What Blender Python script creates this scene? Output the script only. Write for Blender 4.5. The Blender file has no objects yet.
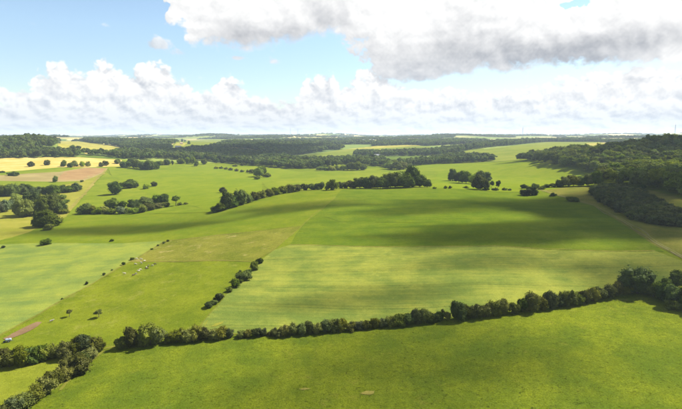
import bpy, bmesh, math, random
import numpy as np
from mathutils import Vector, geometry

scene = bpy.context.scene
COL = scene.collection
R = math.radians

# ------------------------------------------------------------------ camera
FPX = 505.0            # focal length in pixels of a 682-pixel-wide picture
CZ = 80.0              # height of the drone
PITCH = math.atan((204.5 - 136) / FPX)
cam_d = bpy.data.cameras.new("camera")
cam_d.sensor_width = 36.0
cam_d.lens = 36.0 * FPX / 682.0
cam_d.clip_start = 1.0
cam_d.clip_end = 60000.0
cam = bpy.data.objects.new("camera", cam_d)
cam.location = (0, 0, CZ)
cam.rotation_euler = (math.pi / 2 - PITCH, 0, 0)
COL.objects.link(cam)
scene.camera = cam

# ------------------------------------------------------------------ exposure
EXPO = 1.62
vs = scene.view_settings
vs.view_transform = 'Standard'
vs.look = 'None'
vs.exposure = EXPO
vs.gamma = 1.0
vs.use_curve_mapping = False
cy = scene.cycles
cy.max_bounces = 5
cy.diffuse_bounces = 3
cy.transmission_bounces = 3
cy.volume_bounces = 0
cy.transparent_max_bounces = 8
cy.use_denoising = True

# ------------------------------------------------------------------ node helpers
class S:
    """a node socket that can be calculated with"""
    def __init__(self, nt, sock): self.nt, self.s = nt, sock
    def _m(self, op, *o):
        n = self.nt.nodes.new('ShaderNodeMath'); n.operation = op
        for i, v in enumerate((self,) + o):
            if isinstance(v, S): self.nt.links.new(v.s, n.inputs[i])
            else: n.inputs[i].default_value = v
        return S(self.nt, n.outputs[0])
    def __add__(self, o): return self._m('ADD', o)
    def __radd__(self, o): return self._m('ADD', o)
    def __sub__(self, o): return self._m('SUBTRACT', o)
    def __rsub__(self, o): return (self * -1.0) + o
    def __mul__(self, o): return self._m('MULTIPLY', o)
    def __rmul__(self, o): return self._m('MULTIPLY', o)
    def __truediv__(self, o): return self._m('DIVIDE', o)
    def max(self, o): return self._m('MAXIMUM', o)
    def min(self, o): return self._m('MINIMUM', o)
    def exp(self): return self._m('EXPONENT')
    def abs(self): return self._m('ABSOLUTE')
    def sin(self): return self._m('SINE')
    def pow(self, o): return self._m('POWER', o)
    def step(self, a, b, lo=0.0, hi=1.0, smooth=True):
        n = self.nt.nodes.new('ShaderNodeMapRange')
        n.interpolation_type = 'SMOOTHSTEP' if smooth else 'LINEAR'
        self.nt.links.new(self.s, n.inputs[0])
        for i, v in enumerate((a, b, lo, hi)): n.inputs[i + 1].default_value = v
        return S(self.nt, n.outputs[0])

def nnew(nt, kind, **kw):
    n = nt.nodes.new(kind)
    for k, v in kw.items(): setattr(n, k, v)
    return n
def comb(nt, x, y, z=0.0):
    n = nnew(nt, 'ShaderNodeCombineXYZ')
    for i, v in enumerate((x, y, z)):
        if isinstance(v, S): nt.links.new(v.s, n.inputs[i])
        else: n.inputs[i].default_value = v
    return S(nt, n.outputs[0])
def noise(nt, vec, scale, detail=3.0, rough=0.5, col=False, lac=2.0, dist=0.0):
    n = nnew(nt, 'ShaderNodeTexNoise')
    nt.links.new(vec.s, n.inputs['Vector'])
    n.inputs['Scale'].default_value = scale
    n.inputs['Detail'].default_value = detail
    n.inputs['Roughness'].default_value = rough
    n.inputs['Lacunarity'].default_value = lac
    n.inputs['Distortion'].default_value = dist
    return S(nt, n.outputs['Color' if col else 'Fac'])
def mix(nt, f, a, b, mode='MIX'):
    n = nnew(nt, 'ShaderNodeMix', data_type='RGBA', blend_type=mode)
    for i, v in ((0, f), (6, a), (7, b)):
        if isinstance(v, S): nt.links.new(v.s, n.inputs[i])
        elif i == 0: n.inputs[i].default_value = v
        else: n.inputs[i].default_value = (*v, 1.0)
    return S(nt, n.outputs[2])
def gain(nt, col, f):
    """colour times a number"""
    n = nnew(nt, 'ShaderNodeVectorMath', operation='SCALE')
    nt.links.new(col.s, n.inputs[0])
    if isinstance(f, S): nt.links.new(f.s, n.inputs['Scale'])
    else: n.inputs['Scale'].default_value = f
    return S(nt, n.outputs[0])

def pray(px, py):
    """line of sight through a place in the 682 x 409 picture"""
    a = (np.asarray(px, float) - 341) / FPX
    b = (204.5 - np.asarray(py, float)) / FPX
    c, s = math.cos(PITCH), math.sin(PITCH)
    return np.stack([a, c + b * s, -s + b * c], -1)
def azel(px, py):
    d = pray(px, py)
    return math.degrees(math.atan2(d[0], d[1])), math.degrees(math.atan2(d[2], math.hypot(d[0], d[1])))

# ------------------------------------------------------------------ sun and sky
SUN_AZ, SUN_EL = 64.0, 47.0
SUN = Vector((math.sin(R(SUN_AZ)) * math.cos(R(SUN_EL)), math.cos(R(SUN_AZ)) * math.cos(R(SUN_EL)), math.sin(R(SUN_EL))))
sun_d = bpy.data.lights.new("sun", 'SUN')
sun_d.energy = 4.6
sun_d.angle = R(0.53)
sun_d.color = (1.0, 0.955, 0.87)
sun = bpy.data.objects.new("sun", sun_d)
sun.rotation_euler = SUN.to_track_quat('Z', 'Y').to_euler()
sun.location = (0, 0, 300)
COL.objects.link(sun)

world = bpy.data.worlds.new("World")
scene.world = world
world.use_nodes = True
nt = world.node_tree
nt.nodes.clear()
SKY_STRENGTH = 0.060

# outlines of the clouds to the north, read off as picture places
BANK_TOP = [(-90, 84), (-40, 95), (0, 91), (20, 87), (34, 79), (42, 68), (52, 62), (68, 62), (82, 68), (93, 63), (106, 56), (120, 66), (134, 66), (150, 57), (163, 57), (172, 70),
            (185, 77), (202, 88), (210, 89), (219, 74), (230, 72), (240, 83), (253, 92), (266, 99), (296, 98), (304, 83), (316, 69), (332, 73), (345, 82), (357, 75), (370, 67),
            (395, 78), (425, 84), (455, 85), (480, 88), (520, 86), (548, 80), (566, 74), (600, 66), (640, 62), (682, 60), (740, 80), (780, 90)]
DECK_BASE = [(-90, -60), (60, -60), (140, -40), (164, -10), (168, 20), (185, 36), (196, 47), (220, 50), (257, 51), (292, 45), (312, 39), (340, 41), (352, 48), (362, 60), (371, 74), (382, 83), (396, 86),
             (422, 86), (452, 80), (486, 75), (538, 71), (562, 68), (600, 72), (660, 70), (720, 66), (780, 40)]
def noise2(g, vec, scale, detail=0.0, rough=.5):
    n = nnew(g, 'ShaderNodeTexNoise', noise_dimensions='2D')
    g.links.new(vec.s, n.inputs['Vector'])
    n.inputs['Scale'].default_value = scale; n.inputs['Detail'].default_value = detail; n.inputs['Roughness'].default_value = rough
    return S(g, n.outputs['Fac'])
def outline(az, pts):
    n = nnew(nt, 'ShaderNodeFloatCurve')
    c = n.mapping.curves[0]
    q = []
    for px, py in pts:
        a, e = azel(px, py); q.append(((a + 45) / 90, (e + 5) / 30))
    while len(c.points) < len(q): c.points.new(.5, .5)
    for cp, (x, y) in zip(c.points, q): cp.location = (x, y); cp.handle_type = 'AUTO'
    n.mapping.extend = 'HORIZONTAL'; n.mapping.update()
    nt.links.new(((az + 45.0) * (1 / 90.0)).s, n.inputs['Value'])
    return S(nt, n.outputs[0]) * 30.0 - 5.0
tc = nnew(nt, 'ShaderNodeTexCoord')
sep = nnew(nt, 'ShaderNodeSeparateXYZ')
nt.links.new(tc.outputs['Generated'], sep.inputs[0])
dx, dy, dz = (S(nt, sep.outputs[i]) for i in range(3))
AZ = dx._m('ARCTAN2', dy) * (180 / math.pi)
EL = dz.max(-.2)._m('ARCSINE') * (180 / math.pi)
P = comb(nt, AZ, EL * 1.15)
PS = comb(nt, AZ + .55, EL * 1.15 + .75)                     # a little towards the sun
def billow(p, q=None):
    """rounded heads of cumulus"""
    b = (noise2(nt, p, .33) - .5).abs() * 1.0 + (noise2(nt, p, .8) - .5).abs() * .6 + (noise2(nt, p, 1.9) - .5).abs() * .36
    return b
B0, B1 = billow(P), billow(PS)
F0 = noise2(nt, P, .55, 6, .53)
F1 = noise2(nt, PS, .55, 6, .53)
broad = noise2(nt, P, .06, 2)
wx = (F0 - .5) * 3.2
# broken cloud round the rest of the sky
rest = AZ.abs().step(38, 55).max(EL.step(17, 24))
gen = (broad - .46) * 14.0 + (B0 - .3) * 8.0 + (F0 - .5) * 6.0
d_bank = outline(AZ + wx * .7, BANK_TOP) - EL + (B0 - .33) * 2.6 + (F0 - .5) * 2.2
d_deck = EL - outline(AZ + wx, DECK_BASE) + (F0 - .5) * 2.4 + (B0 - .3) * 1.4
hole_a, hole_e = azel(577, 3)
hole = ((AZ - hole_a + wx * 1.6) * (1 / 1.5)).pow(2.0) + ((EL - hole_e + wx * .5) * (1 / .75)).pow(2.0)
d_deck = d_deck - (hole * -1.0).exp() * 9.0
spur_a, spur_e = azel(160, 43)
spur = ((AZ - spur_a) * (1 / 2.4)).pow(2.0) + ((EL - spur_e) * (1 / .85)).pow(2.0)
d_spur = (spur * -1.0).exp() * 2.6 - 1.3 + (F0 - .5) * 4.0 + (B0 - .3) * 2.0
for px_, py_, wx_, wy_ in ((276, 62, 1.3, .45), (178, 52, 1.2, .6), (236, 58, 1.0, .3)):
    a_, e_ = azel(px_, py_)
    q_ = ((AZ - a_) * (1 / wx_)).pow(2.0) + ((EL - e_) * (1 / wy_)).pow(2.0)
    d_spur = d_spur.max((q_ * -1.0).exp() * 2.2 - 1.3 + (F0 - .5) * 4.0 + (B0 - .3) * 2.0)
wisp = (F0 - .56) * 4.0 - 1.0 + (noise2(nt, comb(nt, AZ * .35, EL), .5, 3) - .55) * 6.0
relief = (B0 - B1) * 2.0 + (F0 - F1) * 1.0                     # the side towards the sun is brighter
# the far bank: white heads over blue-grey shaded flanks and bases, small rows below
low = EL.max(-.5) + 1.2
Q = comb(nt, AZ * .58, low._m('LOGARITHM', math.e) * 3.0)
QS = comb(nt, AZ * .58 + .14, low._m('LOGARITHM', math.e) * 3.0 + .26)
n_row, n_row2 = noise2(nt, Q, .9, 4, .55), noise2(nt, QS, .9, 4, .55)
soft = noise2(nt, comb(nt, AZ * .6, EL), .17, 2)
row_l = .82 + (n_row - n_row2) * 2.6 - (n_row - .52) * .9
head_l = .95 + relief * .8 - d_bank.step(.8, 4.2) * (soft - .38).max(0.0) * 4.4
lb = head_l + (row_l - head_l) * EL.step(5.6, 3.2)
# the near deck: grey undersides, white above
m = noise2(nt, comb(nt, AZ * .7 + 5.0, EL), .12, 2)
d_soft = EL - outline(AZ + wx * .4, DECK_BASE) + (m - .5) * 5.0 + (F0 - .5) * .7
under = d_soft.step(5.4, -.6) * m.step(.14, .60)
ld = 1.06 + relief * .24 - under * .42 - (soft - .44).max(0.0) * 1.2
for px_, py_, wx_, wy_, am_ in ((428, 64, 70, 26, .50), (285, 36, 70, 13, .42), (520, 56, 55, 14, .26), (615, 44, 50, 12, .34), (600, 66, 30, 7, .25), (330, 16, 40, 9, .2)):
    a_, e_ = azel(px_, py_)
    ld = ld - (((((AZ - a_ + wx * 1.2) * (1 / (wx_ * .1135))).pow(2.0) + ((EL - e_ + wx * .4) * (1 / (wy_ * .1135))).pow(2.0))) * -1.0).exp() * am_
is_deck = d_deck.max(d_spur).step(-.3, .5)
lg = .92 + relief - gen.step(.5, 5.0) * .35
light = lb + (ld - lb) * is_deck
light = (light + (lg - light) * rest).step(.0, 1.0, 0, 1, False)
c_view = d_bank.step(-.05, .75).max(d_deck.step(-.1, 1.1)).max(d_spur.step(-.1, 1.2) * .8).max(wisp.step(0, 1.2) * .6)
cover = c_view + (gen.step(.0, 1.4) - c_view) * rest
cover = cover.max(EL.step(4.0, .0) * .8)
# values as they should show in the picture, brought to the sky's own scale
K = 1.0 / (SKY_STRENGTH * 2 ** EXPO)
shade = gain(nt, mix(nt, EL.step(2, 10), (.52, .58, .68), (.44, .46, .50)), K)
lit = mix(nt, EL.step(.5, 5), tuple(K * c for c in (.84, .88, .93)), tuple(K * c for c in (1.06, 1.055, 1.045)))
ccol = mix(nt, light, shade, lit)
sky = nnew(nt, 'ShaderNodeTexSky', sky_type='NISHITA', sun_disc=False)
sky.sun_elevation = R(SUN_EL); sky.sun_rotation = R(SUN_AZ)
sky.altitude = 200; sky.air_density = 1.0; sky.dust_density = .15; sky.ozone_density = 1.4
clear = S(nt, sky.outputs[0])
clear = mix(nt, 1.0, gain(nt, clear, EL.step(0, 11, .74, 1.0, False)), (1.06, 1.04, .98), 'MULTIPLY')
out = mix(nt, cover, clear, ccol)
world.cycles.sampling_method = 'NONE'
bg = nnew(nt, 'ShaderNodeBackground')
bg.inputs['Strength'].default_value = SKY_STRENGTH
nt.links.new(out.s, bg.inputs[0])
wo = nnew(nt, 'ShaderNodeOutputWorld')
nt.links.new(bg.outputs[0], wo.inputs[0])

# ================================================================== helpers for objects
def tag(o, label=None, cat=None, group=None, kind=None):
    if label: o["label"] = label
    if cat: o["category"] = cat
    if group: o["group"] = group
    if kind: o["kind"] = kind
    return o
def link(name, me, mat=None, parent=None):
    o = bpy.data.objects.new(name, me)
    COL.objects.link(o)
    if mat is not None and me is not None and not me.materials: me.materials.append(mat)
    if parent is not None: o.parent = parent
    return o
def mesh(name, verts, faces, smooth=False):
    me = bpy.data.meshes.new(name)
    me.from_pydata([tuple(map(float, v)) for v in verts], [], [tuple(map(int, f)) for f in faces])
    if smooth: me.polygons.foreach_set('use_smooth', np.ones(len(me.polygons), bool))
    me.update()
    return me
def empty(name, loc, rz=0.0, sc=(1, 1, 1)):
    o = bpy.data.objects.new(name, None)
    o.empty_display_size = .5
    o.location = loc; o.rotation_euler = (0, 0, rz); o.scale = sc
    COL.objects.link(o)
    return o

# ================================================================== the lie of the land
# control points: picture position and the height of the ground there
CP=[(0,409,0),(170,409,1),(340,409,2),(520,409,4),(682,409,6),
(0,362,0),(100,348,1),(200,336,2.5),(340,329,4),(430,319,5),(540,309,7.5),(637,293,10),(682,302,10),(560,350,7),
(0,300,1),(100,285,3),(200,290,6),(340,280,9),(500,280,11),(682,268,15),
(0,243,1),(100,241,4),(165,240,7),(240,235,12),(300,240,14),(500,248,17),(655,250,19),
(0,222,0),(100,222,3),(170,222,6),(215,214,12),(300,215,18),(450,222,20.5),(600,222,22),
(255,200,18),(300,194,22),(340,190,24),(430,189,24.5),(530,194,23.5),(590,204,23.5),(640,222,22),(682,232,22),
(600,188,28),(640,190,30),(682,200,30),
(0,213,-1),(70,212,-1),(130,211,1),(0,195,1),(100,190,3),(180,197,5),(0,180,9),(105,173,9),(180,175,9),
(60,168,17),(0,168,18),(0,160,27),(60,158,29),(120,158,26),(200,165,12),(0,150,40),(20,141,66),(100,150,38),(100,143,50),
(260,170,9),(340,180,11),(340,170,10),(440,180,13),(500,175,16),(340,163,14),(590,178,21),(515,161,26),(600,173,27),
(480,158,24),(600,147,46),(480,147,42),(430,157,20),(430,165,15),(340,150,28),(400,150,28),(340,143,46),(220,156,18),(220,148,34),(220,142,48),(430,143,48)]
# hidden ground, given in metres
CW=[(420,780,46),(520,900,62),(640,950,68),(560,780,52),(460,640,38),(330,620,28),(700,1200,60),(400,1100,27),(560,1080,42),(520,1400,40)]
for th in range(-46,47,8):
    t=math.radians(th)
    for r,z in ((4200,56),(7500,70),(13000,80),(26000,84)):
        CW.append((r*math.sin(t),r*math.cos(t),z+ (6*math.sin(th*.31+r*.001) if r>3000 else 0)))
CPW=[]
for px,py,z in CP:
    d=pray(px,py); k=(z-CZ)/d[2]; CPW.append((d[0]*k,d[1]*k,z))
CPW=np.array(CPW+[tuple(map(float,c)) for c in CW])
U=np.stack([np.arctan2(CPW[:,0],CPW[:,1]),np.log(np.hypot(CPW[:,0],CPW[:,1]))],-1)
def tps_kernel(d2): return 0.5*d2*np.log(d2+1e-12)
NCP=len(CPW); A=np.zeros((NCP+3,NCP+3)); d2=((U[:,None]-U[None])**2).sum(-1)
A[:NCP,:NCP]=tps_kernel(d2)+np.eye(NCP)*2e-4; A[:NCP,NCP]=1; A[:NCP,NCP+1:]=U; A[NCP,:NCP]=1; A[NCP+1:,:NCP]=U.T
W=np.linalg.solve(A,np.concatenate([CPW[:,2],[0,0,0]]))
RR=np.exp(np.linspace(math.log(8),math.log(30000),430))
TT=np.radians(np.concatenate([np.linspace(-180,-52,33)[:-1],np.arange(-52,52.01,.4),np.linspace(52,180,33)[1:]]))
def tps(t,l):
    q=np.stack([t,l],-1); o=np.empty(len(q))
    for i in range(0,len(q),20000):
        s=q[i:i+20000]; dd=((s[:,None]-U[None])**2).sum(-1)
        o[i:i+20000]=tps_kernel(dd)@W[:NCP]+W[NCP]+s@W[NCP+1:]
    return o
G,L=np.meshgrid(TT,np.log(RR))
Z=tps(np.clip(G,-.82,.82).ravel(),np.clip(L,math.log(105),math.log(27000)).ravel()).reshape(G.shape)
def sst(x,a,b):
    t=np.clip((x-a)/(b-a),0,1); return t*t*(3-2*t)
w=sst(np.abs(G),.9,2.2); Z=Z*(1-w)+w*8.0*(1+np.clip(L-6,0,4))
near=1-sst(L,math.log(25),math.log(105)); Z=Z*(1-near)+near*2.0
X=np.exp(L)*np.sin(G); Y=np.exp(L)*np.cos(G)
_r=np.random.RandomState(5); rel=np.zeros_like(Z)
for wl,am in ((45,.16),(80,.3),(140,.5)):
    for k in range(5):
        a=_r.uniform(0,6.28); rel+=am*.45*np.sin((X*math.cos(a)+Y*math.sin(a))*6.283/(wl*_r.uniform(.8,1.25))+_r.uniform(0,6))
Z=Z+rel*(1-sst(L,math.log(500),math.log(900)))
for wl,am in ((800,3),(1700,8),(3600,13)):
    for k in range(5):
        a=_r.uniform(0,6.28); Z+=sst(L,math.log(2200),math.log(5000))*am*.5*np.sin((X*math.cos(a)+Y*math.sin(a))*6.283/(wl*_r.uniform(.8,1.25))+_r.uniform(0,6))
for hp,hr,ha,hw in ((135,5200,22,.05),(40,4600,16,.06),(215,5600,20,.05),(330,6800,24,.07),(420,8200,30,.09),(505,9000,26,.08),(600,7600,22,.08),(660,8600,26,.07),(265,4200,9,.05)):
    Z+=ha*np.exp(-((G-math.atan((hp-341)/FPX))/hw)**2-((L-math.log(hr))/.10)**2)
Z[:,-1]=Z[:,0]
LR=np.log(RR)
def zt(x,y):
    x=np.asarray(x,float); y=np.asarray(y,float)
    t=np.arctan2(x,y); l=np.clip(np.log(np.maximum(np.hypot(x,y),8.01)),LR[0],LR[-1]-1e-6)
    i=np.clip(((l-LR[0])/(LR[1]-LR[0])).astype(int),0,len(LR)-2); fi=(l-LR[i])/(LR[1]-LR[0])
    j=np.clip(np.searchsorted(TT,t)-1,0,len(TT)-2); fj=(t-TT[j])/(TT[j+1]-TT[j])
    return (Z[i,j]*(1-fi)+Z[i+1,j]*fi)*(1-fj)+(Z[i,j+1]*(1-fi)+Z[i+1,j+1]*fi)*fj
KS=np.exp(np.linspace(math.log(60),math.log(25000),2600))
def at(px,py):
    """where the line of sight through a place in the picture meets the ground"""
    d=pray(px,py); d=np.atleast_2d(d); d=d/np.hypot(d[:,0],d[:,1])[:,None]
    pz=CZ+d[:,2:3]*KS; g=zt(d[:,0:1]*KS,d[:,1:2]*KS); hit=pz<=g
    i=np.where(hit.any(1),hit.argmax(1),len(KS)-1); i=np.maximum(i,1); m=np.arange(len(d))
    a=pz[m,i-1]-g[m,i-1]; b=pz[m,i]-g[m,i]; f=np.clip(a/(a-b+1e-9),0,1)
    k=KS[i-1]+(KS[i]-KS[i-1])*f
    k=np.where(hit.any(1),k,6000.)
    return np.stack([d[:,0]*k,d[:,1]*k],-1)

# ================================================================== ground materials
def new_mat(name):
    m = bpy.data.materials.new(name); m.use_nodes = True
    m.node_tree.nodes.clear()
    return m, m.node_tree
def finish(m, t, col, rough=.9, bump=None, spec=.15, sheen=None, dist=.1, strength=.6):
    b = nnew(t, 'ShaderNodeBsdfPrincipled')
    t.links.new(col.s, b.inputs['Base Color'])
    b.inputs['Roughness'].default_value = rough
    b.inputs['Specular IOR Level'].default_value = spec
    if bump is not None:
        n = nnew(t, 'ShaderNodeBump'); n.inputs['Distance'].default_value = dist; n.inputs['Strength'].default_value = strength
        t.links.new(bump.s, n.inputs['Height']); t.links.new(n.outputs[0], b.inputs['Normal'])
    o = nnew(t, 'ShaderNodeOutputMaterial'); t.links.new(b.outputs[0], o.inputs[0])
    return m
def vscale(t, v, s):
    n = nnew(t, 'ShaderNodeVectorMath', operation='MULTIPLY'); t.links.new(v.s, n.inputs[0]); n.inputs[1].default_value = s
    return S(t, n.outputs[0])
def vrot(t, v, a):
    n = nnew(t, 'ShaderNodeVectorRotate', rotation_type='Z_AXIS'); t.links.new(v.s, n.inputs['Vector']); n.inputs['Angle'].default_value = a
    return S(t, n.outputs[0])

def grassland(name, a, b, dry=(.20, .17, .055), dry_amt=.35, tuft=.35, streak=0.0, ang=0.0, sc=1.0, tram=0.0, patch=.5):
    """a = lush colour, b = lighter colour, dry = bleached grass; streak = drilled or mown lines along ang"""
    m, t = new_mat(name)
    tcn = nnew(t, 'ShaderNodeTexCoord'); v = S(t, tcn.outputs['Object'])
    n_big = noise(t, v, .011 * sc, 3, .55)
    n_mid = noise(t, v, .07 * sc, 4, .6)
    n_sm = noise(t, v, .55 * sc, 3, .65)
    n_fine = noise(t, v, 2.2 * sc, 2, .6)
    f = (n_big - .5) * (1.6 * patch) + (n_mid - .5) * 1.6 + .5
    vr = vrot(t, v, ang)
    if streak:
        ns = noise(t, vscale(t, vr, (.012, .42, .4)), 1.0, 3, .6)
        ns2 = noise(t, vscale(t, vr, (.03, 1.3, 1.)), 1.0, 2, .6)
        f = f + ((ns - .5) * 1.6 + (ns2 - .5) * .9) * streak
    c = mix(t, f.step(.1, .9), a, b)
    dr = (noise(t, v, .16 * sc, 5, .68) + (n_big - .5) * .5).step(.57, .76) * dry_amt
    c = mix(t, dr, c, dry)
    k = (n_sm - .5) * (1.3 * tuft) + (n_fine - .5) * (2.0 * tuft) + 1.0
    # dark tufts left by grazing, seen singly
    k = k - noise(t, v, .9 * sc, 2, .5).step(.60, .76) * (.75 * tuft)
    if tram:
        w = (vr_x(t, vr) * (6.283 / 21.0)).sin().step(.965, .995) + (vr_x(t, vr) * (6.283 / 21.0) + .62).sin().step(.965, .995)
        k = k - w.min(1.0) * tram
    c = gain(t, c, k)
    hgt = n_sm * .7 + n_fine * .5
    return finish(m, t, c, 1.0, hgt, .0, dist=.35, strength=.55)
def vr_x(t, v):
    s = nnew(t, 'ShaderNodeSeparateXYZ'); t.links.new(v.s, s.inputs[0]); return S(t, s.outputs[1])
def soil(name, a, b, sc=1.0):
    m, t = new_mat(name)
    tcn = nnew(t, 'ShaderNodeTexCoord'); v = S(t, tcn.outputs['Object'])
    f = noise(t, v, .03 * sc, 4, .6); n = noise(t, v, .8 * sc, 3, .6)
    c = mix(t, (f + (n - .5) * .4).step(.3, .7), a, b)
    return finish(m, t, c, .95, n, .05, dist=.2)

M = {}
M['pasture'] = grassland('lush_pasture', (0.050, 0.072, 0.006), (0.094, 0.111, 0.007), dry_amt=.38, tuft=.58, patch=.8, dry=(0.143, 0.126, 0.022))
M['pasture_small'] = grassland('thin_pasture', (0.095, 0.112, 0.009), (0.143, 0.150, 0.015), dry_amt=.40, tuft=.35)
M['cattle'] = grassland('grazed_pasture', (0.067, 0.089, 0.006), (0.106, 0.122, 0.008), dry_amt=.3, tuft=.36)
M['rough'] = grassland('bleached_pasture', (.074, .086, .009), (.125, .120, .018), dry_amt=.85, dry=(.20, .165, .06), tuft=.42, sc=.8, patch=.9)
M['pale_crop'] = grassland('pale_green_crop', (0.085, 0.118, 0.026), (0.144, 0.165, 0.027), dry_amt=.3, tuft=.2, streak=.4, ang=R(-8), dry=(0.214, 0.200, 0.032), patch=1.0, tram=.08)
M['crop'] = grassland('yellow_green_crop', (0.079, 0.106, 0.019), (0.153, 0.162, 0.026), dry_amt=.35, tuft=.26, streak=.55, ang=R(3), dry=(0.233, 0.228, 0.042), patch=.8, tram=.12)
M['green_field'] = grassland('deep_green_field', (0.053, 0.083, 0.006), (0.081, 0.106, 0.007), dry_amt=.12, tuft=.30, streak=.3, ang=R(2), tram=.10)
M['hill'] = grassland('bright_hill_pasture', (0.072, 0.100, 0.006), (0.102, 0.120, 0.008), dry_amt=.2, tuft=.26, patch=.9)
M['right_rough'] = grassland('rough_bank', (0.071, 0.080, 0.012), (0.117, 0.108, 0.021), dry_amt=.7, dry=(0.168, 0.145, 0.037), tuft=.35)
M['valley'] = grassland('valley_pasture', (0.082, 0.112, 0.007), (0.120, 0.140, 0.011), dry_amt=.3, tuft=.2, sc=.8, patch=.9, dry=(0.171, 0.157, 0.023))
M['valley_dry'] = grassland('drying_pasture', (0.125, 0.129, 0.015), (0.178, 0.164, 0.027), dry_amt=.5, dry=(0.246, 0.216, 0.045), tuft=.18, sc=.6)
M['bright'] = grassland('sunny_ley', (0.085, 0.119, 0.007), (0.117, 0.139, 0.009), dry_amt=.15, tuft=.16, sc=.8, patch=.7)
M['wheat'] = grassland('ripe_wheat', (0.272, 0.206, 0.041), (0.340, 0.275, 0.095), dry_amt=.2, dry=(0.370, 0.300, 0.120), tuft=.1, sc=.4, streak=.3, ang=R(10))
M['far_green'] = grassland('far_pasture', (0.085, 0.110, 0.012), (0.129, 0.142, 0.019), dry_amt=.4, dry=(0.221, 0.179, 0.039), tuft=.05, sc=.3)
M['far_dark'] = grassland('far_maize', (0.054, 0.083, 0.013), (0.077, 0.105, 0.015), dry_amt=.05, tuft=.05, sc=.3)
M['far_olive'] = grassland('far_stubble', (0.153, 0.144, 0.027), (0.257, 0.225, 0.043), dry_amt=.5, dry=(0.300, 0.240, 0.100), tuft=.05, sc=.3)
M['dry_edge'] = grassland('dry_field_edge', (0.112, 0.109, 0.021), (0.194, 0.160, 0.038), dry_amt=.5, dry=(0.228, 0.190, 0.053), tuft=.3)
M['verge'] = grassland('rough_verge', (0.079, 0.088, 0.011), (0.129, 0.122, 0.021), dry_amt=.5, dry=(0.168, 0.145, 0.037), tuft=.35)
M['plough'] = soil('brown_stubble', (.150, .118, .042), (.205, .162, .060), .6)
M['plough_red'] = soil('red_soil', (.165, .098, .038), (.21, .135, .055), 1.5)
M['bare'] = soil('bare_earth', (.105, .066, .032), (.155, .100, .052), 2.5)
M['track'] = soil('chalk_track', (.26, .22, .13), (.34, .30, .19), 2.0)
M['wheel'] = soil('worn_earth', (.085, .082, .030), (.14, .122, .058), .35)

# far country: a patchwork of fields too small to pick apart
m, t = new_mat('far_patchwork')
tcn = nnew(t, 'ShaderNodeTexCoord'); v = S(t, tcn.outputs['Object'])
wn = noise(t, v, .004, 2, .5, col=True)
vm = nnew(t, 'ShaderNodeVectorMath', operation='MULTIPLY_ADD'); t.links.new(wn.s, vm.inputs[0]); vm.inputs[1].default_value = (90, 90, 0); t.links.new(v.s, vm.inputs[2])
vo = nnew(t, 'ShaderNodeTexVoronoi', voronoi_dimensions='2D'); t.links.new(vm.outputs[0], vo.inputs['Vector']); vo.inputs['Scale'].default_value = .0042
sepc = nnew(t, 'ShaderNodeSeparateColor'); t.links.new(vo.outputs['Color'], sepc.inputs[0])
r1, r2 = S(t, sepc.outputs[0]), S(t, sepc.outputs[1])
c = mix(t, r2, (.085, .125, .02), (.15, .175, .032))
c = mix(t, r1.step(.60, .62), c, (.25, .22, .08))
c = mix(t, r1.step(.82, .83), c, (.40, .32, .13))
c = mix(t, r1.step(.93, .94), c, (.07, .10, .02))
nn = noise(t, v, .03, 3, .6)
c = gain(t, c, (nn - .5) * .5 + 1.0)
M['far_patch'] = finish(m, t, c, .95, None, .05)

# ================================================================== ground sheet
nr, ntt = Z.shape
V = np.stack([X, Y, Z], -1)[:, :-1].reshape(-1, 3)
V = np.vstack([V, [[0, 0, 2.0]]])
nc = ntt - 1
ii, jj = np.meshgrid(np.arange(nr - 1), np.arange(nc), indexing='ij')
j2 = (jj + 1) % nc
F = np.stack([ii * nc + jj, ii * nc + j2, (ii + 1) * nc + j2, (ii + 1) * nc + jj], -1).reshape(-1, 4)
fan = [(nr * nc, (j + 1) % nc, j) for j in range(nc)]
gm = mesh('ground', V, [tuple(f[::-1]) for f in F] + [f[::-1] for f in fan], True)
ground = tag(link('ground', gm, M['far_patch']), 'rolling farmland stretching to the horizon', kind='structure')
gm.materials.append(M['hill']); gm.materials.append(M['pasture'])
fc = np.array([(V[f[0], 0], V[f[0], 1]) for f in F] + [(0, 0)] * len(fan)); fr = np.hypot(fc[:, 0], fc[:, 1])
gm.polygons.foreach_set('material_index', np.where(fr < 210, 2, np.where(fr < 1300, 1, 0)).astype(np.int32))

# ================================================================== fields draped on the ground
def dense(pts, step_frac=.02, wob=0.0, closed=True, seed=0, least=2.0):
    """world outline with small steps, a little uneven as a real field edge is"""
    rs = np.random.RandomState(seed)
    out = []
    n = len(pts)
    for i in range(n if closed else n - 1):
        a, b = np.array(pts[i]), np.array(pts[(i + 1) % n])
        L = np.hypot(*(b - a)); k = max(1, int(L / max(least, step_frac * np.hypot(*((a + b) / 2)))))
        ph = rs.uniform(0, 6.28, 3); nv = np.array([-(b - a)[1], (b - a)[0]]) / max(L, 1e-6)
        for q in range(k):
            f = q / k
            w_ = wob * math.sin(math.pi * f) * (math.sin(f * L / 17 + ph[0]) + .6 * math.sin(f * L / 6.1 + ph[1]) + .35 * math.sin(f * L / 2.7 + ph[2]))
            out.append(a + (b - a) * f + nv * w_)
    if not closed: out.append(np.array(pts[-1]))
    return np.array(out)
def inside(x, y, poly):
    r = np.zeros(x.shape, bool); n = len(poly)
    for i in range(n):
        x1, y1 = poly[i]; x2, y2 = poly[(i + 1) % n]
        if y1 == y2: continue
        r ^= ((y1 > y) != (y2 > y)) & (x < (x2 - x1) * (y - y1) / (y2 - y1) + x1)
    return r
LIFT = [0]
def lift(r):
    return (.05 + .002 * LIFT[0]) * (1 + r / 350.0)
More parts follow.
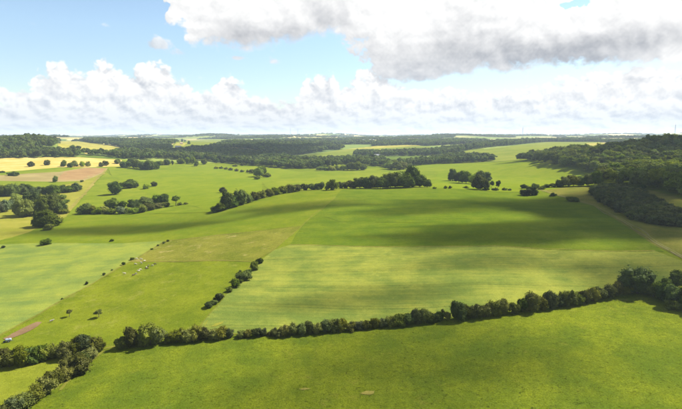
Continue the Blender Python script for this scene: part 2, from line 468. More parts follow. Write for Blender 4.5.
def world_pts(pix):
    o = []
    for p in pix:
        if len(p) == 3: o.append((p[0], p[1]))          # already metres
        else: o.append(tuple(at(p[0], p[1])[0]))
    return o
def sheet(name, pix, mat, wob=.5, label=None, kind='structure', up=0.0, fine=.02, least=2.0):
    LIFT[0] += 1
    poly = dense(world_pts(pix), fine, wob, True, LIFT[0], least)
    lr, th = np.log(np.hypot(poly[:, 0], poly[:, 1])), np.arctan2(poly[:, 0], poly[:, 1])
    # work in angle and log distance, where the ground grid is regular
    i0, i1 = np.searchsorted(LR, [lr.min(), lr.max()]); j0, j1 = np.searchsorted(TT, [th.min(), th.max()])
    gx, gy = X[i0:i1, j0:j1].ravel(), Y[i0:i1, j0:j1].ravel()
    k = inside(gx, gy, poly)
    gx, gy = gx[k], gy[k]
    # keep inner points off the outline
    if len(gx):
        gr = np.hypot(gx, gy); ok = np.ones(len(gx), bool)
        for p in poly: ok &= np.hypot(gx - p[0], gy - p[1]) > min(.003, fine * .3) * gr
        gx, gy = gx[ok], gy[ok]
    px_ = np.concatenate([poly[:, 0], gx]); py_ = np.concatenate([poly[:, 1], gy])
    n = len(poly)
    v2 = [Vector((float(math.atan2(a, b)), float(math.log(math.hypot(a, b))))) for a, b in zip(px_, py_)]
    r = geometry.delaunay_2d_cdt(v2, [(i, (i + 1) % n) for i in range(n)], [], 1, 1e-7)
    pv = np.array([(q[0], q[1]) for q in r[0]]); rr = np.exp(pv[:, 1]); xx = rr * np.sin(pv[:, 0]); yy = rr * np.cos(pv[:, 0])
    zz = zt(xx, yy) + lift(rr) + up
    fs = []
    for f in r[2]:
        a, b, c_ = (np.array((xx[q], yy[q])) for q in f[:3])
        cr = (b[0] - a[0]) * (c_[1] - a[1]) - (b[1] - a[1]) * (c_[0] - a[0])
        fs.append(tuple(f) if cr > 0 else tuple(reversed(f)))
    me = mesh(name, np.stack([xx, yy, zz], -1), fs, True)
    o = link(name, me, M[mat])
    return tag(o, label, kind=kind)
def ribbon(name, pix, width, mat, wob=.4, label=None, up=.0, taper=False):
    LIFT[0] += 1
    c_ = dense(world_pts(pix), .012, wob, False, LIFT[0] + 50)
    d = np.gradient(c_, axis=0); d /= np.hypot(d[:, 0], d[:, 1])[:, None] + 1e-9
    nv = np.stack([-d[:, 1], d[:, 0]], -1)
    rs = np.random.RandomState(LIFT[0]); wv = width * (.5 + .16 * rs.randn(len(c_)).clip(-1.5, 1.5))
    rows = [c_ + nv * wv[:, None], c_ + nv * wv[:, None] * .1, c_ - nv * wv[:, None]]
    vs_, fs = [], []
    for p in zip(*rows):
        for q in p: vs_.append((q[0], q[1], float(zt(q[0], q[1])) + lift(np.hypot(*q)) + up))
    for i in range(len(c_) - 1):
        for k in (0, 1):
            a = i * 3 + k; fs.append((a, a + 1, a + 4, a + 3))
    o = link(name, mesh(name, vs_, fs, True), M[mat])
    return tag(o, label, kind='structure')

sheet('pasture', [(-60, 22, 0), (60, 22, 0), (230, 90, 0), (760, 335), (690, 308), (640, 291.5), (625, 294), (540, 310), (430, 320), (340, 330), (200, 337), (120, 350), (98, 352), (60, 386), (10, 416), (-60, 452), (-110, 70, 0)], 'pasture', label='green foreground pasture below the long hedge')
sheet('pasture', [(-80, 374), (0, 365), (60, 358), (98, 352), (60, 386), (10, 416), (-60, 452), (-110, 430)], 'pasture_small', label='small pale pasture in the lower left corner')
sheet('crop_field', [(-80, 384), (-80, 246), (0, 244.5), (60, 243), (165, 241), (95, 282.5), (0, 335.5)], 'pale_crop', label='pale green crop field on the left')
sheet('pasture', [(-80, 384), (0, 335.5), (95, 282.5), (130, 262), (252, 262), (232, 288), (203, 322), (196, 336), (118, 349), (98, 351), (40, 359), (0, 365), (-80, 375)], 'cattle', label='pasture grazed by cattle on the left')
sheet('pasture', [(130, 262), (165, 241), (215, 235.5), (262, 231), (302, 226), (274, 250), (252, 262)], 'rough', label='bleached pasture above the grazed one')
sheet('pasture', [(-80, 246), (0, 244.5), (165, 241), (215, 235.5), (302, 226), (335, 198), (343, 189.5), (300, 192.5), (250, 202), (213, 213), (130, 214), (80, 215), (66, 217), (30, 232), (-10, 243)], 'hill', label='bright green hillside left of the fence line')
sheet('pasture', [(-80, 246), (-10, 243), (30, 232), (66, 217), (70, 212), (40, 222), (0, 217), (-80, 222)], 'valley_dry', label='yellowing pasture beside the valley trees')
sheet('crop_field', [(274, 250), (290, 245), (450, 246.5), (655, 251), (690, 264), (760, 300), (720, 312), (640, 291.5), (625, 294), (540, 310), (430, 320), (340, 330), (200, 337), (203, 322), (232, 288)], 'crop', label='yellow green crop field in the middle')
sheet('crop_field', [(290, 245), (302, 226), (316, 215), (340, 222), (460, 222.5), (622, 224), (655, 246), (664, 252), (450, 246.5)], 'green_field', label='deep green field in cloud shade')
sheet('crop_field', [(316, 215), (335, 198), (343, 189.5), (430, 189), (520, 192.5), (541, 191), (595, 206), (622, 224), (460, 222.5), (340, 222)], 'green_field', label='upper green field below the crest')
sheet('pasture', [(541, 191), (570, 187), (600, 186), (640, 188.5), (682, 198), (780, 214), (780, 310), (690, 264), (655, 246), (622, 224), (595, 206)], 'right_rough', label='rough bank on the right around the dark scrub')
sheet('pasture', [(430, 188.6), (438, 172), (404, 167), (430, 164), (496, 163), (516, 161), (560, 167.5), (598, 175), (604, 185), (570, 187), (541, 191), (520, 192)], 'bright', label='bright sunny field in front of the hillside wood')
sheet('pasture', [(262, 182), (300, 172), (340, 170), (404, 167), (438, 172), (430, 188.6), (343, 189), (300, 192), (272, 192)], 'valley', label='pale sunny field behind the crest trees')
sheet('pasture', [(112, 176), (180, 169), (215, 166), (265, 167), (300, 172), (262, 182), (262, 195), (215, 212), (180, 204), (130, 186)], 'bright', label='bright valley pasture with a hedge loop')
sheet('pasture', [(66, 216), (88, 192), (106, 172), (112, 176), (130, 186), (180, 204), (215, 212), (130, 214), (80, 215)], 'valley', label='valley pasture with single trees')
sheet('pasture', [(40, 222), (70, 212), (88, 190), (104, 173), (84, 181), (55, 187), (0, 191), (-80, 194), (-80, 222), (0, 217)], 'valley_dry', label='rough ground under the valley trees')
sheet('ploughed_field', [(-80, 182), (0, 181), (60, 182), (84, 181), (104, 173), (108, 168.5), (86, 167.6), (60, 172), (0, 175.5), (-80, 178)], 'plough', label='brown field crossed by paler strips')
sheet('ploughed_field', [(55, 180.5), (84, 179.5), (103, 172), (106, 168.7), (86, 168.2), (64, 172)], 'plough_red', label='reddish end of the brown field')
sheet('pasture', [(-80, 195), (0, 191), (55, 187), (84, 181), (60, 182), (0, 181), (-80, 182)], 'valley', label='green strip below the brown field')
sheet('pasture', [(-80, 178), (0, 175.5), (60, 172), (86, 167.6), (60, 167.5), (30, 170), (0, 172.5), (-80, 174)], 'valley', label='green strip above the brown field')
sheet('wheat_field', [(-80, 174), (0, 172.5), (30, 170), (60, 167.5), (86, 167.6), (120, 166.5), (122, 160), (80, 157.5), (30, 157.5), (-80, 160)], 'wheat', label='ripe yellow wheat field on the left')
sheet('pasture', [(86, 167.6), (108, 168.5), (112, 176), (180, 169), (215, 166), (215, 163), (170, 162), (122, 160), (120, 166.5)], 'valley', label='pasture around the far tree clump')
sheet('pasture', [(80, 157.5), (122, 160), (122, 157), (84, 155)], 'far_dark', label='bluish green strip behind the wheat')
sheet('wheat_field', [(33, 151.5), (76, 152), (76, 149.5), (50, 147.5), (33, 148)], 'wheat', label='pale wheat field between the left woods')
sheet('pasture', [(58, 147.5), (80, 150.5), (112, 153.5), (136, 150), (110, 145.8), (82, 142), (60, 141.6)], 'far_olive', label='olive hillside field at upper left')
sheet('wheat_field', [(84.5, 154), (91, 154), (91, 151), (84.5, 151)], 'wheat', label='small pale patch beside the left woods')
sheet('pasture', [(478, 161), (496, 162), (516, 160.5), (540, 154.5), (590, 148), (612, 145), (600, 142.2), (548, 142.2), (505, 147), (478, 150.5)], 'far_green', label='green hill field left of the hillside wood')
sheet('wheat_field', [(584, 146.2), (617, 145.4), (619, 143.4), (600, 142.8), (586, 143.4)], 'far_olive', label='tan field tip above the hillside wood')
sheet('pasture', [(452, 155.8), (484, 157.5), (484, 148.5), (468, 150.5), (455, 153.5)], 'far_green', label='light green slope below the ridge wood')
sheet('crop_field', [(384, 167), (432, 164), (434, 159.5), (420, 156), (385, 156.5)], 'far_dark', label='dark green field between tree lines')
sheet('pasture', [(284, 158), (300, 159), (338, 159), (356, 153.4), (430, 151.5), (430, 146.5), (372, 147), (345, 149.5), (318, 153.5)], 'far_green', label='green fields beyond the central wood')
sheet('wheat_field', [(345, 149.5), (374, 148.6), (404, 147), (426, 145.6), (404, 145), (374, 146.4)], 'far_olive', label='tan strip beyond the central wood')
sheet('pasture', [(172, 146.5), (196, 148), (218, 145.5), (240, 141.5), (215, 140), (180, 141)], 'far_green', label='village fields above the dark wood')
sheet('wheat_field', [(174, 145.6), (184, 145.9), (188, 143.4), (177, 143)], 'far_olive', label='stubble beside the far village')

# field edges, lines and tracks
ribbon('field_margin', [(-80, 384), (0, 335.5), (95, 282.5), (165, 241)], 1.1, 'verge', wob=.5, label='dry grass margin beside the pale crop')
ribbon('field_margin', [(200, 334), (203, 322), (232, 288), (252, 263), (274, 250), (302, 226), (335, 198)], .6, 'verge', wob=.5, label='dry grass line running up to the crest')
ribbon('field_margin', [(130, 262), (190, 261), (252, 262)], .5, 'dry_edge', label='faint fence line across the pasture')
ribbon('field_margin', [(290, 245), (450, 246.5), (655, 251)], .6, 'dry_edge', label='pale edge between the crop and green field')
ribbon('field_margin', [(165, 241), (215, 235.5), (262, 231)], .5, 'dry_edge', label='faint edge above the bleached pasture')
ribbon('field_margin', [(60, 391), (85, 366), (104, 351)], 1.1, 'verge', label='dry verge beside the lower left hedge')
ribbon('field_margin', [(104, 349), (120, 346.5), (160, 340), (200, 334), (270, 334), (340, 328), (430, 318.5)], 1.6, 'verge', label='dry verge behind the long hedge')
ribbon('track', [(56, 216), (68, 210), (88, 190), (98, 178), (106, 170)], 4.6, 'dry_edge', wob=.9, label='pale chalk track beside the brown field')
TRK = world_pts([(536, 189), (560, 196), (595, 206), (625, 222), (655, 242), (690, 262), (760, 300)])
ribbon('track', [(x, y, 0) for x, y in TRK], 2.6, 'verge', wob=.9, label='grassy farm track along the right bank')
for off, lab in ((-.85, 'left wheel rut of the right farm track'), (.85, 'right wheel rut of the right farm track')):
    ribbon('track', [(x + off, y - off * .5, 0) for x, y in TRK], .55, 'wheel', wob=.8, label=lab)
sheet('bare_soil', [(3, 339), (12, 334), (24, 328), (37, 322.2), (42, 322.6), (38, 326.5), (24, 334), (8, 340)], 'bare', wob=.22, fine=.002, least=.4, label='reddish bare soil strip in the grazed pasture')
sheet('bare_soil', [(360, 393.8), (367, 391.2), (375, 391.5), (374, 393.8), (366, 395)], 'dry_edge', wob=.22, fine=.001, least=.2, label='small bare patch in the foreground pasture')
sheet('bare_soil', [(299, 389.5), (305, 388.3), (311, 389.4), (305, 390.4)], 'dry_edge', wob=.14, fine=.001, least=.15, label='thin bare streak in the foreground pasture')
sheet('bare_soil', [(204, 326), (207, 320.5), (208, 320.6), (205.2, 326)], 'valley_dry', wob=.5, label='pale bare streak in the crop corner')
sheet('bare_soil', [(211, 327), (216, 323.6), (224, 321.8), (222, 324), (216, 326.6)], 'valley_dry', wob=.8, label='second pale bare streak in the crop corner')

# ================================================================== foliage
def leaf_mat(name, dark, light, transl=.26):
    """every tree a shade of its own, every spray of leaves too"""
    m, t = new_mat(name)
    oi = nnew(t, 'ShaderNodeObjectInfo'); rnd = S(t, oi.outputs['Random'])
    at_ = nnew(t, 'ShaderNodeAttribute', attribute_name='shade'); lv = S(t, at_.outputs['Fac'])
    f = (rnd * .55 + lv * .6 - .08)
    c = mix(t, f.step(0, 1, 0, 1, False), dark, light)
    hs = nnew(t, 'ShaderNodeHueSaturation'); t.links.new(c.s, hs.inputs['Color'])
    t.links.new(((rnd * 7.31)._m('FRACT') * .035 + .484).s, hs.inputs['Hue'])
    t.links.new(((rnd * 13.7)._m('FRACT') * .30 + .98).s, hs.inputs['Saturation'])
    t.links.new(((rnd * 3.17)._m('FRACT') * .75 + .62).s, hs.inputs['Value'])
    d = nnew(t, 'ShaderNodeBsdfDiffuse'); tr = nnew(t, 'ShaderNodeBsdfTranslucent'); gl = nnew(t, 'ShaderNodeBsdfGlossy')
    t.links.new(hs.outputs[0], d.inputs[0])
    tc_ = mix(t, 1.0, S(t, hs.outputs[0]), (1.15, 1.25, .55), 'MULTIPLY'); t.links.new(tc_.s, tr.inputs[0])
    gl.inputs['Roughness'].default_value = .5; gl.inputs['Color'].default_value = (.5, .5, .5, 1)
    a = nnew(t, 'ShaderNodeMixShader'); a.inputs[0].default_value = transl
    t.links.new(d.outputs[0], a.inputs[1]); t.links.new(tr.outputs[0], a.inputs[2])
    b = nnew(t, 'ShaderNodeMixShader'); b.inputs[0].default_value = .006
    t.links.new(a.outputs[0], b.inputs[1]); t.links.new(gl.outputs[0], b.inputs[2])
    o = nnew(t, 'ShaderNodeOutputMaterial'); t.links.new(b.outputs[0], o.inputs[0])
    return m
LM = {
    'oak': leaf_mat('oak_leaves', (0.042, 0.059, 0.014), (0.092, 0.113, 0.029)),
    'hedge': leaf_mat('hedge_leaves', (0.066, 0.071, 0.017), (0.134, 0.139, 0.038)),
    'light': leaf_mat('light_leaves', (.095, .120, .024), (.180, .200, .048)),
    'willow': leaf_mat('willow_leaves', (0.071, 0.088, 0.042), (0.126, 0.143, 0.071)),
    'copper': leaf_mat('copper_leaves', (0.034, 0.022, 0.020), (0.059, 0.038, 0.032), .15),
    'wood': leaf_mat('woodland_leaves', (0.047, 0.067, 0.019), (0.108, 0.131, 0.038)),
    'sunwood': leaf_mat('edge_wood_leaves', (0.064, 0.086, 0.020), (0.145, 0.161, 0.045)),
    'scrub': leaf_mat('scrub_leaves', (0.047, 0.056, 0.022), (0.091, 0.102, 0.038)),
}
m, t = new_mat('bark')
tcn = nnew(t, 'ShaderNodeTexCoord'); v = S(t, tcn.outputs['Object'])
nb = noise(t, v, 14, 4, .6)
BARK = finish(m, t, mix(t, nb.step(.3, .7), (.055, .042, .030), (.13, .105, .080)), .9, nb, .1, dist=.05)

def rand_dirs(rs, n):
    d = rs.randn(n, 3); return d / np.linalg.norm(d, axis=1)[:, None]
ICO_V, ICO_F = None, None
def ico():
    global ICO_V, ICO_F
    if ICO_V is None:
        b = bmesh.new(); bmesh.ops.create_icosphere(b, subdivisions=1, radius=1)
        ICO_V = np.array([v_.co[:] for v_ in b.verts]); ICO_F = [[q.index for q in f.verts] for f in b.faces]; b.free()
    return ICO_V, ICO_F
def crown_mesh(name, seed, cz=.58, rz=.42, rx=.40, blobs=22, per=85, leaf=.028, lobes=3, lean=.0, core=True, slim=0.0):
    """a crown one unit high: sprays of leaves on clumps, clumps gathered on a few boughs"""
    rs = np.random.RandomState(seed)
    cs, rb = [], []
    boughs = rand_dirs(rs, lobes + 2) * np.array([rx, rx, rz]) * rs.uniform(.15, .42, (lobes + 2, 1))
    for i in range(blobs):
        d = rand_dirs(rs, 1)[0]
        if d[2] < -.75: d[2] *= .5
        k = rs.uniform(.35, .80)
        p = boughs[i % len(boughs)] + d * np.array([rx, rx, rz]) * k * .78
        p[:2] *= 1 - slim * max(0, p[2] / rz) * .6
        cs.append(p + np.array([lean * p[2], 0, cz])); rb.append(rs.uniform(.32, .52) * min(rx, rz) * (1.1 - .35 * k))
    cs, rb = np.array(cs), np.array(rb)
    top = (cs[:, 2] + rb).max(); cs[:, 2] += (1.0 - top) * np.clip((cs[:, 2]) / top, 0, 1)
    vs_, fs, sh = [], [], []
    base = 0
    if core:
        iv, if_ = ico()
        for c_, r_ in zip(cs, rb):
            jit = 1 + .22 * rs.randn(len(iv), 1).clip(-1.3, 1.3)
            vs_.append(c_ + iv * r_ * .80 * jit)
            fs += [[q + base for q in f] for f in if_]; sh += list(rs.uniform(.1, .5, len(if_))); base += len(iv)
    for c_, r_ in zip(cs, rb):
        n_ = max(6, int(per * (r_ / rb.mean()) ** 2))
        d = rand_dirs(rs, n_)
        d[:, 2] = np.where((d[:, 2] < -.5) & (rs.rand(n_) < .6), -d[:, 2], d[:, 2])
        p = c_ + d * (r_ * rs.uniform(.72, 1.16, (n_, 1)))
        nrm = d + rs.randn(n_, 3) * .55 + np.array([0, 0, .25]); nrm /= np.linalg.norm(nrm, axis=1)[:, None]
        t1 = np.cross(nrm, rs.randn(n_, 3)); t1 /= np.linalg.norm(t1, axis=1)[:, None] + 1e-9
        t2 = np.cross(nrm, t1)
        s1 = leaf * rs.uniform(.6, 1.5, (n_, 1)); s2 = s1 * rs.uniform(.5, .9, (n_, 1))
        bend = nrm * s1 * rs.uniform(-.5, .2, (n_, 1))
        q = np.stack([p - t1 * s1 + bend, p - t2 * s2 + t1 * s1 * .2, p + t1 * s1 + bend, p + t2 * s2 - t1 * s1 * .1], 1).reshape(-1, 3)
        vs_.append(q); idx = base + np.arange(n_ * 4).reshape(-1, 4); fs += idx.tolist(); base += n_ * 4
        tone = rs.uniform(.25, .75)
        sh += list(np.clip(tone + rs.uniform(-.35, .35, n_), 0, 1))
    vv = np.concatenate(vs_); vv[:, 2] = np.maximum(vv[:, 2], .015)
    me = mesh(name, vv, fs)
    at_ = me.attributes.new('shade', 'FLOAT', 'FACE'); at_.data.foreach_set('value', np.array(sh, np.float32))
    return me
def trunk_mesh(name, seed, h=.45, r=.028, limbs=5, spread=.24, stems=1):
    rs = np.random.RandomState(seed); vs_, fs = [], []
    def tube(a, b, r0, r1, bow):
        a, b = np.array(a), np.array(b); k0 = len(vs_); segs = 4
        up = b - a; up = up / np.linalg.norm(up); sx = np.cross(up, (.3, .9, .1)); sx /= np.linalg.norm(sx); sy = np.cross(up, sx)
        for i in range(segs + 1):
            f = i / segs; c_ = a + (b - a) * f + bow * math.sin(math.pi * f); rr = (r0 + (r1 - r0) * f) * (1.5 if i == 0 and r0 > .02 else 1)
            for j in range(6):
                an = j * math.pi / 3; vs_.append(c_ + (sx * math.cos(an) + sy * math.sin(an)) * rr)
        for i in range(segs):
            for j in range(6):
                fs.append((k0 + i * 6 + j, k0 + i * 6 + (j + 1) % 6, k0 + (i + 1) * 6 + (j + 1) % 6, k0 + (i + 1) * 6 + j))
    for s_ in range(stems):
        o = np.array([0, 0, 0]) if stems == 1 else np.append(rs.uniform(-.12, .12, 2), 0)
        top = o + np.array([rs.uniform(-.04, .04), rs.uniform(-.04, .04), h])
        tube(o - np.array([0, 0, .03]), top, r, r * .6, np.append(rs.uniform(-.02, .02, 2), 0))
        for i in range(limbs):
            a = rs.uniform(0, 6.28); st = o + (top - o) * rs.uniform(.55, 1)
            tube(st, st + np.array([math.cos(a) * spread, math.sin(a) * spread, rs.uniform(.12, .36)]), r * .5, r * .15, np.array([0, 0, -.02]))
    return mesh(name, vs_, fs, True)

# shapes of tree and bush, each one unit high
PROTO = {}
def proto(key, crown_kw, trunk_kw, count=4):
    PROTO[key] = []
    for i in range(count):
        kw = dict(crown_kw); sd = hash_(key) + i * 17
        PROTO[key].append((crown_mesh(key + '_crown', sd, **kw), trunk_mesh(key + '_trunk', sd + 5, **trunk_kw)))
def hash_(s_): return sum((i + 3) * ord(c_) for i, c_ in enumerate(s_)) % 9973
proto('round_tree', dict(cz=.47, rz=.56, rx=.52, blobs=58, per=80, leaf=.026, lobes=6), dict(h=.3, r=.026), 6)
proto('tall_tree', dict(cz=.54, rz=.48, rx=.30, blobs=30, per=85, leaf=.024, slim=.4), dict(h=.5, r=.022, spread=.16), 4)
proto('small_tree', dict(cz=.66, rz=.34, rx=.36, blobs=18, per=70, leaf=.034), dict(h=.5, r=.030, spread=.22), 4)
proto('bush', dict(cz=.44, rz=.58, rx=.66, blobs=36, per=80, leaf=.038, lobes=6), dict(h=.35, r=.018, limbs=3, spread=.2, stems=4), 6)
proto('low_bush', dict(cz=.38, rz=.60, rx=.95, blobs=26, per=60, leaf=.055, lobes=6), dict(h=.3, r=.02, limbs=3, spread=.3, stems=4), 4)

ORD = ['first', 'second', 'third', 'fourth', 'fifth', 'sixth', 'seventh', 'eighth', 'ninth', 'tenth', 'eleventh', 'twelfth', 'thirteenth', 'fourteenth', 'fifteenth', 'sixteenth', 'seventeenth', 'eighteenth', 'nineteenth', 'twentieth']
rng = random.Random(11)
USED = {}
def plant(px, py, hpx, wpx, shape, leaf, label, group=None, cat=None, pos=None, h=None, w=None):
    """one tree or bush with its foot where the picture shows it"""
    if pos is None: pos = at(px, py)[0]
    d = math.hypot(*pos); z = float(zt(*pos))
    sl = math.sqrt(d * d + (CZ - z) ** 2)
    cosax = pray(px, py); k = FPX * np.linalg.norm(cosax) / sl        # pixels per metre there
    hh = h or hpx / k * rng.uniform(.78, 1.06); ww = w or wpx / k * rng.uniform(.88, 1.1)
    i = rng.randrange(len(PROTO[shape])); cr, tr = PROTO[shape][i]
    key = (cr.name, leaf)
    if key not in USED:
        c2 = cr.copy() if cr.materials else cr
        if cr.materials: c2.materials.clear()
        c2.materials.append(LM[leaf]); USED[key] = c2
    if not tr.materials: tr.materials.append(BARK)
    nw = {'round_tree': .88, 'tall_tree': .58, 'small_tree': .72, 'bush': .98, 'low_bush': 1.7}[shape]
    s_ = ww / nw
    is_bush = 'bush' in shape
    o = empty('bush' if is_bush else 'tree', (pos[0], pos[1], z), rng.uniform(0, 6.28), (s_ * rng.uniform(.92, 1.08), s_ * rng.uniform(.92, 1.08), hh))
    tag(o, label, cat or ('bush' if is_bush else 'tree'), group)
    link('crown', USED[key], None, o)
    link('stem' if is_bush else 'trunk', tr, None, o)
    return o
MIXED = random.Random(4)
def row(where, noun, group, items, shape, leaf):
    """a line of trees or bushes, told apart by counting from the left"""
    items = sorted(items)
    for i, it in enumerate(items):
        px, py, h_, w_ = it[:4]
        sh = it[4] if len(it) > 4 else shape; lf = it[5] if len(it) > 5 else leaf
        if lf == 'hedge' and len(it) < 5: lf = MIXED.choice(['hedge', 'hedge', 'hedge', 'oak', 'scrub', 'hedge'])
        wd = ORD[i] if i < len(ORD) else None
        if len(items) == 1: lab = f"{noun} {where}"
        elif wd and i <= len(items) / 2: lab = f"{wd} {noun} from the left {where}"
        else: lab = (f"{ORD[len(items) - 1 - i]} {noun} from the right {where}" if i < len(items) - 1 else f"rightmost {noun} {where}")
        if i == 0 and len(items) > 1: lab = f"leftmost {noun} {where}"
        plant(px, py, h_, w_, sh, lf, lab, group)

# --- the long hedge across the foreground, from left to right
row('in the hedge at the left picture edge', 'olive bush', 'bushes of the left hedge',
    [(-8, 366, 20, 20), (2, 366, 19, 16), (11, 366, 21, 17), (21, 365, 23, 18), (31, 363, 21, 18), (40, 361, 18, 15), (49, 359, 16, 13), (57, 357, 17, 14)], 'bush', 'hedge')
row('where the two left hedges meet', 'tangled bush', 'bushes at the hedge corner',
    [(66, 358, 21, 16), (75, 354, 20, 17), (85, 352, 18, 16), (95, 351, 16, 14), (101, 350, 12, 8), (82, 367, 17, 17), (91, 360, 15, 15)], 'bush', 'hedge')
row('in the hedge down the lower left corner', 'olive bush', 'bushes of the lower left hedge',
    [(74, 374, 21, 22), (64, 380, 20, 18), (55, 387, 19, 18), (47, 393, 20, 20), (37, 400, 19, 20), (26, 407, 20, 20), (14, 413, 18, 20), (2, 421, 18, 20)], 'bush', 'hedge')
row('in the tall clump beside the hedge corner', 'dark bush', 'bushes of the long hedge',
    [(122, 348, 15, 13), (131, 346.5, 20, 16), (141, 345.5, 17, 15), (150, 344.5, 23, 17), (158, 343, 19, 14)], 'bush', 'hedge')
row('in the long hedge left of the narrow gap', 'dark bush', 'bushes of the long hedge',
    [(170, 342, 13, 11), (178, 341.5, 17, 14), (187, 341, 14, 12), (196, 340, 15, 13), (205, 339.5, 14, 12), (214, 338.7, 13, 12), (222, 338, 14, 12), (229, 337.5, 12, 9)], 'bush', 'hedge')
row('low in the long hedge after its gap', 'small bush', 'bushes of the long hedge',
    [(241, 337, 8, 8), (248, 336.6, 9, 9), (257, 336.4, 10, 10), (264, 336, 8, 7), (270, 335.8, 5, 8, 'low_bush')], 'bush', 'hedge')
row('in the dense middle of the long hedge', 'dark bush', 'bushes of the long hedge',
    [(277, 336, 10, 10), (285, 335.4, 12, 11), (293, 334.6, 15, 12), (301, 334.2, 13, 11), (310, 333.4, 13, 12), (318, 332.8, 13, 11), (326, 332, 15, 12), (334, 331.4, 18, 13)], 'bush', 'hedge')
row('in the trimmed length of the long hedge', 'low neat bush', 'bushes of the long hedge',
    [(342, 331, 13, 11), (350, 330.4, 9, 12), (358, 329.4, 9, 12), (366, 328.6, 9, 11), (374, 327.6, 14, 9), (382, 326.8, 9, 11)], 'bush', 'hedge')
row('in the long hedge left of the round hedge tree', 'dark bush', 'bushes of the long hedge',
    [(391, 326.4, 13, 11), (399, 325.6, 16, 12), (408, 324.4, 13, 11), (416, 323.2, 15, 12), (424, 322.2, 17, 12), (432, 321.4, 11, 11), (439, 320.6, 11, 8), (442.5, 320, 13, 5, 'tall_tree'), (447, 319.4, 9, 7)], 'bush', 'hedge')
plant(458, 319.5, 19, 15, 'round_tree', 'oak', 'round dark tree rising from the middle of the long hedge', 'trees of the long hedge')
row('in the long hedge right of the round hedge tree', 'dark bush', 'bushes of the long hedge',
    [(468, 318, 15, 10), (476, 317.4, 18, 14), (485, 316.6, 16, 12), (494, 315.4, 16, 12), (503, 314.4, 17, 13), (513, 313.4, 14, 12)], 'bush', 'hedge')
row('in the long hedge climbing to the big tree', 'dark bush', 'bushes of the long hedge',
    [(522, 312, 16, 11), (531, 310.6, 21, 14), (541, 309.4, 17, 13), (550, 308.2, 18, 13), (559, 307, 15, 11), (567, 306, 18, 13), (576, 304.6, 15, 12), (584, 303, 15, 12), (593, 301, 14, 12), (601, 299, 15, 12), (609, 297, 17, 12), (617, 295.4, 18, 12), (625, 294, 13, 10)], 'bush', 'hedge')
plant(637.5, 293.4, 29, 31, 'round_tree', 'oak', 'big round dark tree at the right end of the long hedge', 'trees of the long hedge')
row('in the dark thicket at the right picture edge', 'dark bush', 'bushes of the right thicket',
    [(652, 296, 17, 13), (660, 298, 21, 15), (668, 301, 22, 16), (677, 305, 23, 18), (687, 308, 22, 18), (697, 312, 22, 20), (672, 309, 12, 12)], 'bush', 'oak')
plant(675, 287, 17, 14, 'round_tree', 'oak', 'round tree behind the thicket at the right picture edge', 'trees of the long hedge')

# --- bushes along the fence that climbs the middle
row('in the line climbing beside the yellow green crop', 'round dark bush', 'bushes of the climbing line',
    [(208.5, 307.5, 7.6, 7.9), (214, 304, 5.2, 5.9), (219.5, 300, 8.5, 8.9), (229, 292, 5.7, 5.9), (235, 287, 9.0, 8.9), (240, 283, 4.8, 5.0), (244, 280, 11.4, 10.8), (248, 276, 7.6, 6.9), (254, 270, 9.0, 8.9), (260, 263.6, 6.6, 6.9)], 'bush', 'oak')
plant(69.5, 316.8, 9.5, 7, 'small_tree', 'hedge', 'left one of two small trees alone in the grazed pasture', 'small pasture trees')
plant(99, 317.2, 8, 8, 'small_tree', 'hedge', 'right one of two small trees alone in the grazed pasture', 'small pasture trees')
row('beside the dry margin of the pale crop', 'tiny dark bush', 'bushes of the field margin',
    [(62, 299.5, 2.0, 2.2), (87, 284.5, 3.4, 3.0), (104, 275.3, 2.7, 3.0), (112, 270.5, 1.9, 2.2), (123.5, 265, 3.7, 3.4), (132, 260, 3.2, 3.8), (152, 249.8, 2.2, 2.7), (158, 246, 1.8, 2.2), (164, 243.6, 2.7, 2.6), (168, 241.6, 2.4, 2.2)], 'bush', 'oak')
plant(46.7, 244.6, 7, 9, 'bush', 'oak', 'single round bush on the edge of the pale crop', None)
plant(111.5, 241.6, 2.6, 5, 'low_bush', 'oak', 'tiny dark bush at the top edge of the pale crop', None)
plant(3.5, 248, 2.6, 4, 'bush', 'oak', 'tiny bush at the left end of the pale crop edge', None)
plant(46, 226.5, 18, 22, 'round_tree', 'oak', 'dark spreading tree in front of the valley trees', None)
plant(49.8, 229.6, 7.5, 9, 'bush', 'light', 'pale bush at the foot of the dark spreading tree', None)

# --- the clump of valley trees on the left
row('in the back row of the left valley clump', 'tree', 'trees of the left valley clump',
    [(-6, 195, 15, 15), (4, 196, 14, 14), (12, 196, 15, 13), (20, 195, 14, 13), (29, 194, 11, 11), (37, 195, 10, 11), (47, 196, 12, 10), (54, 196, 12, 11), (62, 193, 9, 9), (69, 192.5, 9, 9), (75.5, 191.5, 10, 9)], 'round_tree', 'oak')
row('in the front of the left valley clump', 'broad tree', 'trees of the left valley clump',
    [(-4, 213, 15, 14, 'round_tree', 'willow'), (4, 212, 14, 11, 'round_tree', 'willow'), (11, 209, 13, 12, 'round_tree', 'willow'), (18, 208, 15, 13, 'round_tree', 'light'), (24, 217, 20, 17, 'round_tree', 'light'), (33, 215, 23, 18), (43, 215, 22, 17), (52, 214, 21, 18), (59, 213.5, 15, 13)], 'round_tree', 'oak')
row('on rough ground beside the left valley clump', 'small bush', 'bushes of the left valley clump',
    [(64, 214, 6, 7), (66.5, 203, 5, 6), (62, 199, 5, 7), (80, 214.6, 4.4, 5)], 'bush', 'light')
